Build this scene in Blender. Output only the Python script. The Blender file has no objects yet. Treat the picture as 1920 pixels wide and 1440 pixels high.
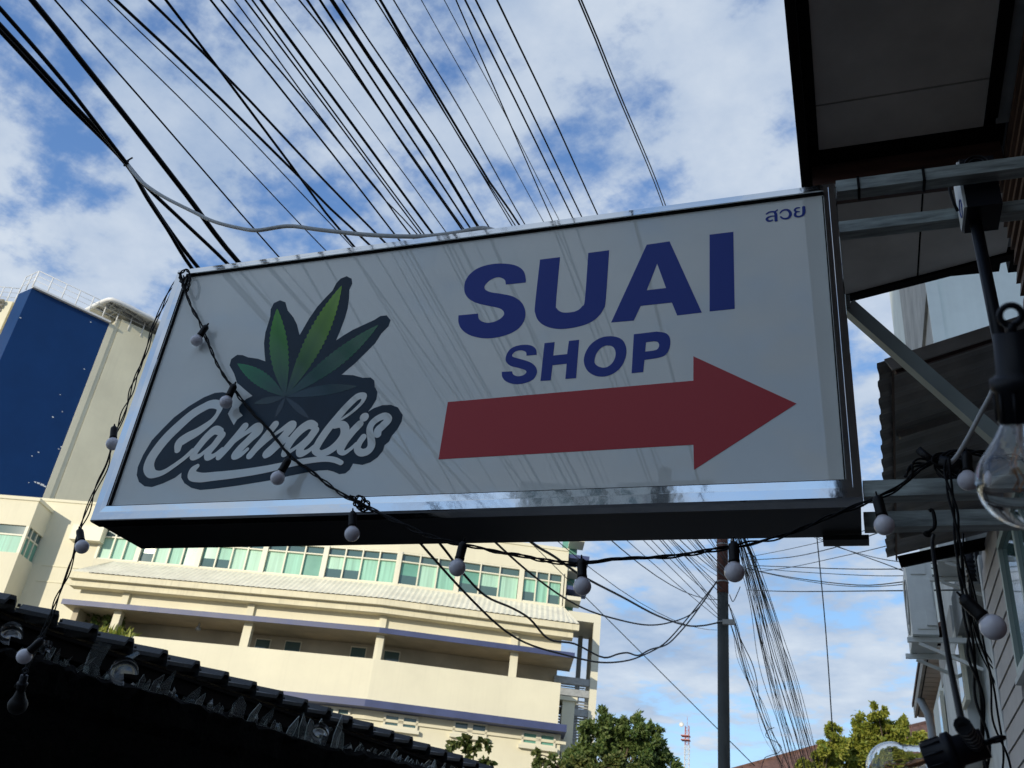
import bpy, bmesh, math, random
from mathutils import Vector, Matrix, Quaternion
from mathutils.geometry import tessellate_polygon
random.seed(7)
scene = bpy.context.scene
COL = scene.collection
R_ = math.radians

# ------------------------------------------------------------------ camera
F = 1748.0
CX, CY = 960.0, 720.0
CAM = Vector((0.0, 0.0, 1.6))
_Z = Vector((370, -3040, F)).normalized()
_Y = Vector((680, 1088, F)); _Y = (_Y - _Z * _Y.dot(_Z)).normalized()
_X = _Y.cross(_Z)
ROT = Matrix((_X, _Y, _Z))
cam_d = bpy.data.cameras.new('camera')
cam = bpy.data.objects.new('camera', cam_d); COL.objects.link(cam)
cr, cu, cb = ROT.col[0], -ROT.col[1], -ROT.col[2]
cam.matrix_world = Matrix(((cr.x, cu.x, cb.x, CAM.x), (cr.y, cu.y, cb.y, CAM.y), (cr.z, cu.z, cb.z, CAM.z), (0, 0, 0, 1)))
cam_d.sensor_width = 36.0
cam_d.lens = 36.0 * F / 1920.0
cam_d.clip_start = 0.05
cam_d.clip_end = 3000.0
cam_d.dof.use_dof = True
cam_d.dof.focus_distance = 3.2
cam_d.dof.aperture_fstop = 10.0
scene.camera = cam

# ------------------------------------------------------------------ sky + sun
SUN_A = 16.0      # degrees left of straight behind the camera's alley axis
SUN_EL = 15.0
sd = Vector((-math.sin(R_(SUN_A)) * math.cos(R_(SUN_EL)), -math.cos(R_(SUN_A)) * math.cos(R_(SUN_EL)), math.sin(R_(SUN_EL))))
world = bpy.data.worlds.new('World'); scene.world = world; world.use_nodes = True
nt = world.node_tree; nt.nodes.clear()
def wn(t, **k):
    n = nt.nodes.new(t)
    for a, b in k.items(): setattr(n, a, b)
    return n
def wl(a, b): nt.links.new(a, b)
def wmath(op, a, b=None, c=None):
    n = wn('ShaderNodeMath', operation=op)
    for i, v in enumerate((a, b, c)):
        if v is None: continue
        if isinstance(v, (int, float)): n.inputs[i].default_value = v
        else: wl(v, n.inputs[i])
    return n.outputs[0]
sky = wn('ShaderNodeTexSky', sky_type='NISHITA')
sky.sun_disc = False
sky.sun_elevation = R_(SUN_EL)
sky.sun_rotation = math.atan2(sd.x, sd.y)
sky.altitude = 1500.0
sky.air_density = 1.0; sky.dust_density = 0.3; sky.ozone_density = 2.5
tc = wn('ShaderNodeTexCoord')
sep = wn('ShaderNodeSeparateXYZ'); wl(tc.outputs['Generated'], sep.inputs[0])
zc = wmath('MAXIMUM', wmath('ADD', sep.outputs['Z'], 0.16), 0.05)
comb = wn('ShaderNodeCombineXYZ')
wl(wmath('DIVIDE', sep.outputs['X'], zc), comb.inputs[0])
wl(wmath('DIVIDE', sep.outputs['Y'], zc), comb.inputs[1])
CLOUD_SEED = (4.3, 8.4, 0.6)
def wnoise(scale, detail, rough, off, dist=0.0, stretch=(1, 1, 1), rz=0.0):
    m = wn('ShaderNodeMapping'); wl(comb.outputs[0], m.inputs[0])
    m.inputs['Location'].default_value = off; m.inputs['Scale'].default_value = stretch
    m.inputs['Rotation'].default_value = (0, 0, rz)
    n = wn('ShaderNodeTexNoise'); wl(m.outputs[0], n.inputs['Vector'])
    n.inputs['Scale'].default_value = scale; n.inputs['Detail'].default_value = detail
    n.inputs['Roughness'].default_value = rough; n.inputs['Distortion'].default_value = dist
    return n.outputs[0]
S = CLOUD_SEED
big = wnoise(1.0, 2, 0.5, (S[0], S[1], 0), 0.0)
mid = wnoise(6.0, 12, 0.60, (S[1], S[2], 2), 0.0, (1, 1.1, 1), 0.5)
den = wmath('ADD', wmath('MULTIPLY', big, 0.60), wmath('MULTIPLY', mid, 0.95))
rmp = wn('ShaderNodeMapRange'); rmp.interpolation_type = 'SMOOTHSTEP'
wl(den, rmp.inputs[0]); rmp.inputs[1].default_value = 0.645; rmp.inputs[2].default_value = 0.83
shade = wnoise(2.6, 9, 0.58, (S[2] + 5, S[0], 6), 0.0)
cramp = wn('ShaderNodeValToRGB'); wl(wmath('ADD', wmath('MULTIPLY', shade, 0.8), wmath('MULTIPLY', mid, 0.35)), cramp.inputs[0])
cramp.color_ramp.elements[0].position = 0.42; cramp.color_ramp.elements[0].color = (0.28, 0.385, 0.56, 1)
cramp.color_ramp.elements[1].position = 0.72; cramp.color_ramp.elements[1].color = (0.60, 0.665, 0.745, 1)
SKY_STRENGTH = 0.15
CLOUD_GAIN = 1.0
skm = wn('ShaderNodeVectorMath', operation='MULTIPLY'); wl(sky.outputs[0], skm.inputs[0]); skm.inputs[1].default_value = (1.35, 1.62, 1.92)
clm = wn('ShaderNodeVectorMath', operation='SCALE'); wl(cramp.outputs[0], clm.inputs[0]); clm.inputs['Scale'].default_value = CLOUD_GAIN / SKY_STRENGTH
mix = wn('ShaderNodeMix', data_type='RGBA')
wl(wmath('MULTIPLY', rmp.outputs[0], 0.93), mix.inputs[0])
den1 = wn('ShaderNodeVectorMath', operation='MULTIPLY_ADD'); wl(skm.outputs[0], den1.inputs[0]); den1.inputs[1].default_value = (0.09, 0.09, 0.09); den1.inputs[2].default_value = (0.95, 0.95, 0.83)
skc = wn('ShaderNodeVectorMath', operation='DIVIDE'); wl(skm.outputs[0], skc.inputs[0]); wl(den1.outputs[0], skc.inputs[1])
wl(skc.outputs[0], mix.inputs[6]); wl(clm.outputs[0], mix.inputs[7])
bg = wn('ShaderNodeBackground'); wl(mix.outputs[2], bg.inputs[0]); bg.inputs[1].default_value = SKY_STRENGTH
wo = wn('ShaderNodeOutputWorld'); wl(bg.outputs[0], wo.inputs[0])

sun_d = bpy.data.lights.new('sun', 'SUN'); sun_d.energy = 3.25; sun_d.angle = R_(0.5); sun_d.color = (1.0, 0.90, 0.72)
sun = bpy.data.objects.new('sun', sun_d); COL.objects.link(sun)
sun.rotation_euler = (-sd).to_track_quat('-Z', 'Y').to_euler()
sun.location = (0, 0, 60)
scene.view_settings.view_transform = 'Standard'
scene.view_settings.look = 'None'
scene.view_settings.exposure = 0.2
scene.view_settings.gamma = 1.0
scene.view_settings.use_curve_mapping = False

# ------------------------------------------------------------------ helpers
def ray(px, py): return ROT @ Vector((px - CX, py - CY, F))
def atY(px, py, y): r = ray(px, py); return CAM + r * (y / r.y)
def atX(px, py, x): r = ray(px, py); return CAM + r * (x / r.x)
def atZ(px, py, z): r = ray(px, py); return CAM + r * ((z - CAM.z) / r.z)
def at_depth(px, py, d): return CAM + ray(px, py) * (d / F)
def at_plane(px, py, p, n): r = ray(px, py); return CAM + r * ((p - CAM).dot(n) / r.dot(n))
def lerp(a, b, t): return a + (b - a) * t

def tag(o, label=None, cat=None, group=None, kind=None):
    if label: o['label'] = label
    if cat: o['category'] = cat
    if group: o['group'] = group
    if kind: o['kind'] = kind
    return o
def thing(name, label, cat, loc=(0, 0, 0), group=None):
    o = bpy.data.objects.new(name, None); COL.objects.link(o)
    o.location = loc; o.empty_display_size = 0.1
    return tag(o, label, cat, group)
def wloc(o):
    v = Vector(o.location)
    while o.parent: o = o.parent; v = v + Vector(o.location)
    return v
def copy_tree(o, parent=None):
    c = o.copy(); COL.objects.link(c)
    if parent: c.parent = parent
    for ch in list(o.children): copy_tree(ch, c)
    return c

class MB:
    def __init__(s): s.v = []; s.f = []; s.smooth = []; s.col = []
    def add(s, vs, fs, smooth=False):
        b = len(s.v); s.v += [Vector(v) for v in vs]
        for f in fs: s.f.append([i + b for i in f]); s.smooth.append(smooth)
        return s
    def box(s, lo, hi):
        x0, y0, z0 = lo; x1, y1, z1 = hi
        return s.add([(x0,y0,z0),(x1,y0,z0),(x1,y1,z0),(x0,y1,z0),(x0,y0,z1),(x1,y0,z1),(x1,y1,z1),(x0,y1,z1)],
              [(0,3,2,1),(4,5,6,7),(0,1,5,4),(1,2,6,5),(2,3,7,6),(3,0,4,7)])
    def hexa(s, p):   # eight corners: 4 bottom ring, 4 top ring
        return s.add(p, [(0,3,2,1),(4,5,6,7),(0,1,5,4),(1,2,6,5),(2,3,7,6),(3,0,4,7)])
    def quadthick(s, a, b, c, d, off):
        off = Vector(off); p = [Vector(q) for q in (a, b, c, d)]
        return s.hexa(p + [q + off for q in p])
    def prism(s, poly, off):   # poly: list of 3D points (planar), extruded by off
        off = Vector(off); n = len(poly); p = [Vector(q) for q in poly]
        b = len(s.v); s.v += p + [q + off for q in p]
        for t in tessellate_polygon([p]):
            s.f.append([i + b for i in t]); s.smooth.append(False)
            s.f.append([i + b + n for i in reversed(t)]); s.smooth.append(False)
        for i in range(n):
            j = (i + 1) % n; s.f.append([b+i, b+j, b+n+j, b+n+i]); s.smooth.append(False)
        return s
    def bar(s, a, b, w, h, up=(0, 0, 1)):
        a = Vector(a); b = Vector(b); d = (b - a).normalized(); up = Vector(up)
        x = d.cross(up)
        if x.length < 1e-4: x = d.cross(Vector((0, 1, 0)))
        x.normalize(); y = x.cross(d)
        x *= w / 2; y *= h / 2
        return s.hexa([a-x-y, a+x-y, b+x-y, b-x-y, a-x+y, a+x+y, b+x+y, b-x+y])
    def tube(s, pts, r, n=6, cap=True, taper=None):
        pts = [Vector(p) for p in pts]; m = len(pts); b0 = len(s.v)
        t = (pts[1] - pts[0]).normalized(); ref = Vector((0, 0, 1)) if abs(t.z) < 0.9 else Vector((1, 0, 0))
        x = t.cross(ref).normalized()
        for i, p in enumerate(pts):
            t = ((pts[min(i+1, m-1)] - pts[max(i-1, 0)]))
            if t.length > 1e-9: t.normalize()
            x = (x - t * x.dot(t)).normalized(); y = t.cross(x)
            rr = r if taper is None else r * taper(i / (m - 1))
            for k in range(n):
                a = 2 * math.pi * k / n; s.v.append(p + (x * math.cos(a) + y * math.sin(a)) * rr)
        for i in range(m - 1):
            for k in range(n):
                k2 = (k + 1) % n
                s.f.append([b0+i*n+k, b0+i*n+k2, b0+(i+1)*n+k2, b0+(i+1)*n+k]); s.smooth.append(True)
        if cap:
            s.f.append([b0+k for k in reversed(range(n))]); s.smooth.append(False)
            s.f.append([b0+(m-1)*n+k for k in range(n)]); s.smooth.append(False)
        return s
    def lathe(s, prof, n=16, M=None, smooth=True, a0=0, a1=2*math.pi):   # prof: (r, z)
        full = abs(a1 - a0 - 2 * math.pi) < 1e-6; b0 = len(s.v); c = n if full else n + 1
        for r, z in prof:
            for k in range(c):
                a = a0 + (a1 - a0) * k / n; p = Vector((r * math.cos(a), r * math.sin(a), z))
                s.v.append(M @ p if M else p)
        for i in range(len(prof) - 1):
            for k in range(n):
                k2 = (k + 1) % c
                s.f.append([b0+i*c+k, b0+i*c+k2, b0+(i+1)*c+k2, b0+(i+1)*c+k]); s.smooth.append(smooth)
        return s
    def build(s, name, mat, parent=None, keep=False):
        me = bpy.data.meshes.new(name)
        o = bpy.data.objects.new(name, me)
        off = Vector((0, 0, 0))
        if parent is not None and not keep: off = wloc(parent)
        me.from_pydata([tuple(v - off) for v in s.v], [], s.f)
        me.polygons.foreach_set('use_smooth', s.smooth)
        bm = bmesh.new(); bm.from_mesh(me); bmesh.ops.remove_doubles(bm, verts=bm.verts, dist=1e-6)
        bmesh.ops.recalc_face_normals(bm, faces=bm.faces); bm.to_mesh(me); bm.free()
        me.materials.append(mat)
        COL.objects.link(o)
        if parent is not None: o.parent = parent
        return o
def top_mesh(mb, name, mat, label, cat, group=None, kind=None):
    return tag(mb.build(name, mat), label, cat, group, kind)

def catmull(pts, k=6, closed=False):
    pts = [Vector(p) for p in pts]; n = len(pts); out = []
    D = lambda a, b: max(1e-5, (b - a).length ** 0.5)
    rng = range(n) if closed else range(n - 1)
    for i in rng:
        if closed: p0, p1, p2, p3 = pts[i-1], pts[i], pts[(i+1) % n], pts[(i+2) % n]
        else: p0, p1, p2, p3 = pts[max(i-1, 0)], pts[i], pts[i+1], pts[min(i+2, n-1)]
        for j in range(k):
            t = j / k
            if j == 0:
                d0, d1, d2 = D(p0, p1), D(p1, p2), D(p2, p3)
                if (p1 - p0).length < 1e-6: d0 = d1
                if (p3 - p2).length < 1e-6: d2 = d1
                m1 = ((p1-p0)/d0 - (p2-p0)/(d0+d1) + (p2-p1)/d1) * d1
                m2 = ((p2-p1)/d1 - (p3-p1)/(d1+d2) + (p3-p2)/d2) * d1
            out.append((2*t**3-3*t*t+1)*p1 + (t**3-2*t*t+t)*m1 + (-2*t**3+3*t*t)*p2 + (t**3-t*t)*m2)
    if not closed: out.append(pts[-1])
    return out

# ------------------------------------------------------------------ materials
def mat(name, col, rough=0.6, metal=0.0, spec=0.5, noise=0.0, nscale=6.0, bump=0.0, bscale=40.0, trans=0.0, stretch=(1,1,1), col2=None, streak=0.0):
    m = bpy.data.materials.new(name); m.use_nodes = True; t = m.node_tree
    p = t.nodes['Principled BSDF']
    p.inputs['Base Color'].default_value = (*col, 1); p.inputs['Roughness'].default_value = rough
    p.inputs['Metallic'].default_value = metal; p.inputs['Specular IOR Level'].default_value = spec
    p.inputs['Transmission Weight'].default_value = trans
    tcn = t.nodes.new('ShaderNodeTexCoord'); mp = t.nodes.new('ShaderNodeMapping')
    t.links.new(tcn.outputs['Object'], mp.inputs[0]); mp.inputs['Scale'].default_value = stretch
    if noise > 0 or col2:
        n = t.nodes.new('ShaderNodeTexNoise'); n.inputs['Scale'].default_value = nscale; n.inputs['Detail'].default_value = 7
        n.inputs['Roughness'].default_value = 0.62
        t.links.new(mp.outputs[0], n.inputs['Vector'])
        r = t.nodes.new('ShaderNodeValToRGB'); t.links.new(n.outputs[0], r.inputs[0])
        c2 = col2 if col2 else tuple(c * (1 - noise) for c in col)
        c1 = col if col2 else tuple(min(1, c * (1 + noise * 0.4)) for c in col)
        r.color_ramp.elements[0].position = 0.33; r.color_ramp.elements[0].color = (*c2, 1)
        r.color_ramp.elements[1].position = 0.66; r.color_ramp.elements[1].color = (*c1, 1)
        outc = r.outputs[0]
        if streak > 0:
            mp2 = t.nodes.new('ShaderNodeMapping'); t.links.new(tcn.outputs['Object'], mp2.inputs[0])
            mp2.inputs['Scale'].default_value = (3.4, 3.4, 0.14)
            n2 = t.nodes.new('ShaderNodeTexNoise'); n2.inputs['Scale'].default_value = 2.0; n2.inputs['Detail'].default_value = 6
            t.links.new(mp2.outputs[0], n2.inputs['Vector'])
            mr = t.nodes.new('ShaderNodeMapRange'); mr.inputs[1].default_value = 0.52; mr.inputs[2].default_value = 0.8
            mr.inputs[3].default_value = 0; mr.inputs[4].default_value = streak
            t.links.new(n2.outputs[0], mr.inputs[0])
            mx = t.nodes.new('ShaderNodeMix'); mx.data_type = 'RGBA'
            t.links.new(mr.outputs[0], mx.inputs[0]); t.links.new(outc, mx.inputs[6])
            mx.inputs[7].default_value = (*[c * 0.35 for c in col], 1)
            outc = mx.outputs[2]
        t.links.new(outc, p.inputs['Base Color'])
        rr = t.nodes.new('ShaderNodeMapRange'); t.links.new(n.outputs[0], rr.inputs[0])
        rr.inputs[3].default_value = max(0.0, rough - min(0.08, rough * 0.4)); rr.inputs[4].default_value = min(1, rough + min(0.08, rough * 0.4))
        t.links.new(rr.outputs[0], p.inputs['Roughness'])
    if bump > 0:
        nb = t.nodes.new('ShaderNodeTexNoise'); nb.inputs['Scale'].default_value = bscale; nb.inputs['Detail'].default_value = 5
        t.links.new(mp.outputs[0], nb.inputs['Vector'])
        b = t.nodes.new('ShaderNodeBump'); b.inputs['Strength'].default_value = bump; b.inputs['Distance'].default_value = 0.02
        t.links.new(nb.outputs[0], b.inputs['Height']); t.links.new(b.outputs[0], p.inputs['Normal'])
    return m
def glassmat(name, col, rough=0.0, ior=1.45):
    m = mat(name, col, rough, trans=1.0); m.node_tree.nodes['Principled BSDF'].inputs['IOR'].default_value = ior
    return m

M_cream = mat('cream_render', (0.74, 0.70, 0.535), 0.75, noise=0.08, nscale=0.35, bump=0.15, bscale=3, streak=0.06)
M_cream2 = mat('cream_tower_render', (0.74, 0.70, 0.52), 0.75, noise=0.10, nscale=0.4, bump=0.15, bscale=3, streak=0.08)
M_fascia = mat('stained_cream_fascia', (0.74, 0.69, 0.505), 0.75, noise=0.10, nscale=1.2, streak=0.30)
M_cladblue = mat('blue_cladding', (0.006, 0.040, 0.145), 0.55, spec=0.15, noise=0.10, nscale=0.6)
M_bandblue = mat('blue_band_paint', (0.048, 0.066, 0.165), 0.5, noise=0.18, nscale=1.5)
M_corr = mat('pale_corrugated_roof', (0.82, 0.78, 0.63), 0.6, noise=0.15, nscale=1.2, streak=0.3)
M_frameW = mat('white_window_frame', (0.72, 0.69, 0.55), 0.5)
M_rail = mat('white_steel_rail', (0.75, 0.76, 0.76), 0.45)
M_pane = mat('green_glass', (0.15, 0.36, 0.29), 0.22, spec=0.4, noise=0.2, nscale=0.7)
M_curtain = mat('green_curtain_glass', (0.30, 0.58, 0.46), 0.42, spec=0.2, noise=0.30, nscale=2.0, stretch=(3.0, 3.0, 0.12))
M_curtain2 = mat('pale_curtain_glass', (0.42, 0.66, 0.53), 0.42, spec=0.2, noise=0.25, nscale=2.6, stretch=(3.6, 3.6, 0.10))
M_panedk = mat('dark_glass', (0.07, 0.13, 0.13), 0.05, spec=0.8)
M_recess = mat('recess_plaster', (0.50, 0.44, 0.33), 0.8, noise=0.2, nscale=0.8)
M_steel = mat('grey_steel', (0.35, 0.37, 0.38), 0.5, noise=0.2)
M_blackwall = mat('shaded_black_mortar', (0.0035, 0.0033, 0.003), 0.95, spec=0.04, noise=0.5, nscale=9, bump=0.9, bscale=22)  # dark wall paint sunk further to hold the wall's shade in its colour
M_tile = mat('black_roof_tile', (0.018, 0.020, 0.023), 0.55, noise=0.35, nscale=5, bump=0.3, bscale=30)
M_dark = mat('dark_timber', (0.006, 0.0045, 0.004), 0.8, spec=0.08, noise=0.4, nscale=4)
M_chrome = mat('polished_steel', (0.68, 0.70, 0.72), 0.05, metal=1.0, bump=0.04, bscale=4.5)
M_black = mat('black_metal', (0.018, 0.017, 0.017), 0.35, noise=0.4, nscale=3)
M_cable = mat('black_cable', (0.006, 0.006, 0.007), 0.5, spec=0.12)
M_cablegrey = mat('grey_cable', (0.42, 0.43, 0.42), 0.5)
M_wiregreen = mat('weathered_cable', (0.035, 0.045, 0.042), 0.6, spec=0.15)
M_galv = mat('galvanised_steel', (0.38, 0.43, 0.41), 0.42, metal=0.35, noise=0.5, nscale=5, stretch=(1.5, 12, 12), bump=0.1, bscale=30)
M_brace = mat('grey_green_paint', (0.40, 0.48, 0.47), 0.5, noise=0.15, nscale=6)
M_bulb = mat('milky_bulb', (0.82, 0.80, 0.86), 0.10, spec=0.5)
M_socket = mat('black_socket', (0.006, 0.006, 0.007), 0.45, spec=0.25)
M_socket2 = mat('navy_black_socket', (0.006, 0.007, 0.011), 0.45, spec=0.25)
M_glass = glassmat('clear_glass', (1, 1, 1), 0.0)
M_shardedge = mat('broken_glass_edge', (0.55, 0.62, 0.58), 0.25)
M_bottle = mat('ribbed_glass', (0.05, 0.052, 0.05), 0.12, trans=0.5)
M_shard = glassmat('broken_glass', (0.86, 0.92, 0.90), 0.01); M_shard.node_tree.nodes['Principled BSDF'].inputs['Transmission Weight'].default_value = 0.97
M_copper = mat('copper_rod', (0.50, 0.24, 0.10), 0.35, metal=0.8)
M_soffit = mat('soffit_board', (0.58, 0.55, 0.50), 0.8, noise=0.22, nscale=1.6)
M_brown = mat('dark_brown_wood', (0.085, 0.038, 0.028), 0.6, noise=0.5, nscale=3, stretch=(1, 8, 8), bump=0.2)
M_timber = mat('brown_siding', (0.13, 0.075, 0.048), 0.6, noise=0.4, nscale=3, stretch=(8, 0.8, 8), bump=0.2)
M_white = mat('white_weathered_wall', (0.74, 0.80, 0.77), 0.8, noise=0.12, nscale=0.9, bump=0.2, bscale=4, streak=0.08)
M_greywall = mat('weathered_grey_wall', (0.42, 0.42, 0.40), 0.8, noise=0.3, nscale=1.4, bump=0.3, bscale=6, streak=0.5)
M_palehouse = mat('pale_grey_house', (0.64, 0.67, 0.66), 0.75, noise=0.18, nscale=2.0, streak=0.3)
M_siding = mat('grey_cement_siding', (0.52, 0.49, 0.47), 0.7, noise=0.15, nscale=3)
M_canopy = mat('brown_metal_sheet', (0.22, 0.205, 0.19), 0.55, noise=0.3, nscale=3)
M_ac = mat('ac_casing', (0.78, 0.80, 0.77), 0.5, noise=0.1)
M_peach = mat('peach_wall', (0.60, 0.40, 0.27), 0.8, noise=0.1)
M_roofbrown = mat('brown_tile_roof', (0.16, 0.085, 0.065), 0.7, noise=0.4, nscale=3)
M_pole = mat('concrete_pole', (0.075, 0.08, 0.078), 0.85, spec=0.15, noise=0.3, nscale=4, stretch=(1,1,0.3))
M_polebrown = mat('brown_upper_pole', (0.15, 0.075, 0.062), 0.8, spec=0.15, noise=0.3, nscale=4)  # upper shaft tone, browner than the shaft below
M_red = mat('hazed_red_mast_paint', (0.52, 0.20, 0.17), 0.6)  # red paint paled to carry distance haze in its colour
M_mastwhite = mat('white_mast_paint', (0.72, 0.72, 0.70), 0.6)
M_asphalt = mat('asphalt', (0.11, 0.105, 0.10), 0.9, noise=0.4, nscale=3, bump=0.3)
M_plaster = mat('cream_house_wall', (0.45, 0.40, 0.32), 0.8, noise=0.2, nscale=1)
M_acrylic = mat('white_acrylic', (0.80, 0.835, 0.80), 0.012, spec=0.62, noise=0.05, nscale=2.5)
M_blue = mat('blue_vinyl', (0.020, 0.050, 0.32), 0.34, spec=0.22)
M_redv = mat('red_vinyl', (0.52, 0.055, 0.065), 0.34, spec=0.22)
M_slate = mat('slate_vinyl', (0.012, 0.036, 0.064), 0.34, spec=0.2, noise=0.25, nscale=5)
M_pipe = mat('grey_pvc_pipe', (0.33, 0.38, 0.42), 0.5)
M_bark = mat('bark', (0.10, 0.075, 0.05), 0.9, noise=0.4)
def leafmat(name, a, b):
    m = bpy.data.materials.new(name); m.use_nodes = True; t = m.node_tree; p = t.nodes['Principled BSDF']
    g = t.nodes.new('ShaderNodeNewGeometry'); r = t.nodes.new('ShaderNodeValToRGB')
    t.links.new(g.outputs['Random Per Island'], r.inputs[0])
    r.color_ramp.elements[0].color = (*a, 1); r.color_ramp.elements[1].color = (*b, 1)
    t.links.new(r.outputs[0], p.inputs['Base Color']); p.inputs['Roughness'].default_value = 0.55
    tr = t.nodes.new('ShaderNodeBsdfTranslucent'); t.links.new(r.outputs[0], tr.inputs[0])
    ms = t.nodes.new('ShaderNodeMixShader'); ms.inputs[0].default_value = 0.3
    t.links.new(p.outputs[0], ms.inputs[1]); t.links.new(tr.outputs[0], ms.inputs[2])
    t.links.new(ms.outputs[0], t.nodes['Material Output'].inputs[0])
    return m
M_leafdk = leafmat('dark_leaves', (0.05, 0.105, 0.024), (0.17, 0.22, 0.06))
M_leafyl = leafmat('yellow_green_leaves', (0.12, 0.18, 0.022), (0.36, 0.36, 0.055))
M_leafmid = leafmat('mid_green_leaves', (0.05, 0.10, 0.02), (0.17, 0.18, 0.05))

# ------------------------------------------------------------------ ground and air
g = MB().box((-900, -900, -0.3), (900, 1500, 0.0)).build('ground', mat('dusty_ground', (0.20, 0.18, 0.15), 0.95, noise=0.3, nscale=0.5)); tag(g, kind='structure')
g = MB().box((-3.9, -60, 0.002), (0.95, 30, 0.012)).build('alley_road', M_asphalt); tag(g, kind='structure')
# ------------------------------------------------------------------ the light-box sign
YS = 2.35                       # front of the frame; acrylic face 12 mm behind
YF = YS + 0.012
SX0, SX1, SZ0, SZ1 = -2.423, 0.057, 2.622, 3.690
DEP = 0.27
sign = thing('shop_sign', 'white light-box shop sign with chrome frame, cannabis leaf, SUAI SHOP lettering and red arrow', 'sign', (SX0, YS, SZ0))
def sp(px, py, dy=0.0): return atY(px, py, YF - dy)
ib_l, ib_r = sp(207, 960), sp(1588, 893)
it_l, it_r = sp(348, 527), sp(1540, 353)
IX0, IX1 = (ib_l.x + it_l.x) / 2, (ib_r.x + it_r.x) / 2
IZ0, IZ1 = (ib_l.z + ib_r.z) / 2, (it_l.z + it_r.z) / 2
MB().box((IX0 - 0.015, YF, IZ0 - 0.015), (IX1 + 0.015, YF + 0.006, IZ1 + 0.015)).build('sign_face', M_acrylic, sign)
gk = MB()
for lo, hi in (((IX0, IZ0), (IX1, IZ0 + 0.006)), ((IX0, IZ1 - 0.006), (IX1, IZ1)), ((IX0, IZ0 + 0.006), (IX0 + 0.005, IZ1 - 0.012)), ((IX1 - 0.004, IZ0 + 0.006), (IX1, IZ1 - 0.012))):
    gk.box((lo[0], YF - 0.004, lo[1]), (hi[0], YF - 0.0003, hi[1]))
gk.build('gasket', M_cable, sign)
# mitred chrome rails: inner lip, chamfered face, outer return
def rail(axis):
    o = [(SX0, SZ0), (SX1, SZ0), (SX1, SZ1), (SX0, SZ1)]
    i = [(IX0, IZ0), (IX1, IZ0), (IX1, IZ1), (IX0, IZ1)]
    k = {'b': (0, 1), 'r': (1, 2), 't': (2, 3), 'l': (3, 0)}[axis]
    mb = MB(); rows = []
    for a in k:
        ox, oz = o[a]; ix, iz = i[a]
        def P(t, y): return Vector((lerp(ix, ox, t), y, lerp(iz, oz, t)))
        if axis in 'tr': rows.append([P(0.0, YF - 0.0015), P(0.0, YS), P(0.03, YS - 0.0035), P(0.40, YS - 0.0035), P(0.43, YS - 0.0036), P(0.92, YS - 0.0036), P(0.97, YS - 0.001), P(1.0, YS + 0.008), P(1.0, YS + 0.05), P(0.06, YS + 0.05)])
        else: rows.append([P(0.0, YF - 0.0015), P(0.0, YS - 0.001), P(0.03, YS - 0.0043), P(0.40, YS - 0.0036), P(0.43, YS - 0.0035), P(0.92, YS - 0.0035), P(0.97, YS - 0.001), P(1.0, YS + 0.008), P(1.0, YS + 0.05), P(0.06, YS + 0.05)])
    n = len(rows[0])
    mb.add(rows[0] + rows[1], [(j, j + 1, n + j + 1, n + j) for j in range(n - 1)])
    return mb.build('frame_rail', M_chrome, sign)
for a in 'brtl': rail(a)
# box body
bx = MB()
bx.box((SX0 + 0.006, YS + 0.05, SZ0 + 0.004), (SX1 - 0.006, YS + DEP, SZ0 + 0.010))
bx.build('bottom_panel', M_black, sign)
bx = MB().box((SX0 + 0.006, YS + 0.05, SZ1 - 0.010), (SX1 - 0.006, YS + DEP, SZ1 - 0.004)); bx.build('top_panel', M_chrome, sign)
for x in (SX0 + 0.006, SX1 - 0.012):
    MB().box((x, YS + 0.05, SZ0 + 0.010), (x + 0.006, YS + DEP, SZ1 - 0.010)).build('side_panel', M_chrome if x < -1 else M_black, sign)
MB().box((SX0 + 0.012, YS + DEP - 0.006, SZ0 + 0.010), (SX1 - 0.012, YS + DEP - 0.001, SZ1 - 0.010)).build('back_panel', M_black, sign)
MB().box((SX1 - 0.11, YS + DEP - 0.02, SZ0 - 0.012), (SX1 + 0.012, YS + DEP + 0.03, SZ0 + 0.002)).build('corner_plate', M_black, sign)
# rivets along the bottom rail
for i in range(7):
    c = Vector((lerp(SX0 + 0.15, SX1 - 0.12, i / 6), YS + 0.0065, SZ0 + 0.012))
    MB().lathe([(0.0045, 0), (0.004, 0.002), (0.0, 0.003)], 8, Matrix.Translation(c) @ Matrix.Rotation(R_(90), 4, 'X')).build('rivet', M_galv, sign)

# flat print on the acrylic
PARENT = [sign]
def flat(name, outline, material, holes=(), lift=0.0008, smooth=False, k=5, label=None):
    ol = [sp(*p, lift) for p in outline]
    if smooth: ol = catmull(ol, k, True)
    hs = []
    for h in holes:
        hh = [sp(*p, lift) for p in h]
        hs.append(catmull(hh, k, True) if smooth else hh)
    loops = [ol] + hs; allv = [v for l in loops for v in l]
    mb = MB(); b = 0
    mb.v = [Vector(v) for v in allv]
    # tessellate in the sign plane
    l2 = [[Vector((v.x, v.z, 0)) for v in l] for l in loops]
    for t in tessellate_polygon(l2): mb.f.append(list(t)); mb.smooth.append(False)
    nn = len(allv); mb.v += [v + Vector((0, lift - 0.0001, 0)) for v in allv]
    for l in loops:
        n = len(l)
        for i in range(n):
            j = (i + 1) % n; mb.f.append([b+i, b+j, nn+b+j, nn+b+i]); mb.smooth.append(False)
        b += n
    o = mb.build(name, material, PARENT[0])
    if label: o['label'] = label
    return o
def zz(pts, s, ox, oy): return [(ox + x / s, oy + y / s) for x, y in pts]
def Z3(pts): return zz(pts, 2.4, 800, 340)
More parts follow.
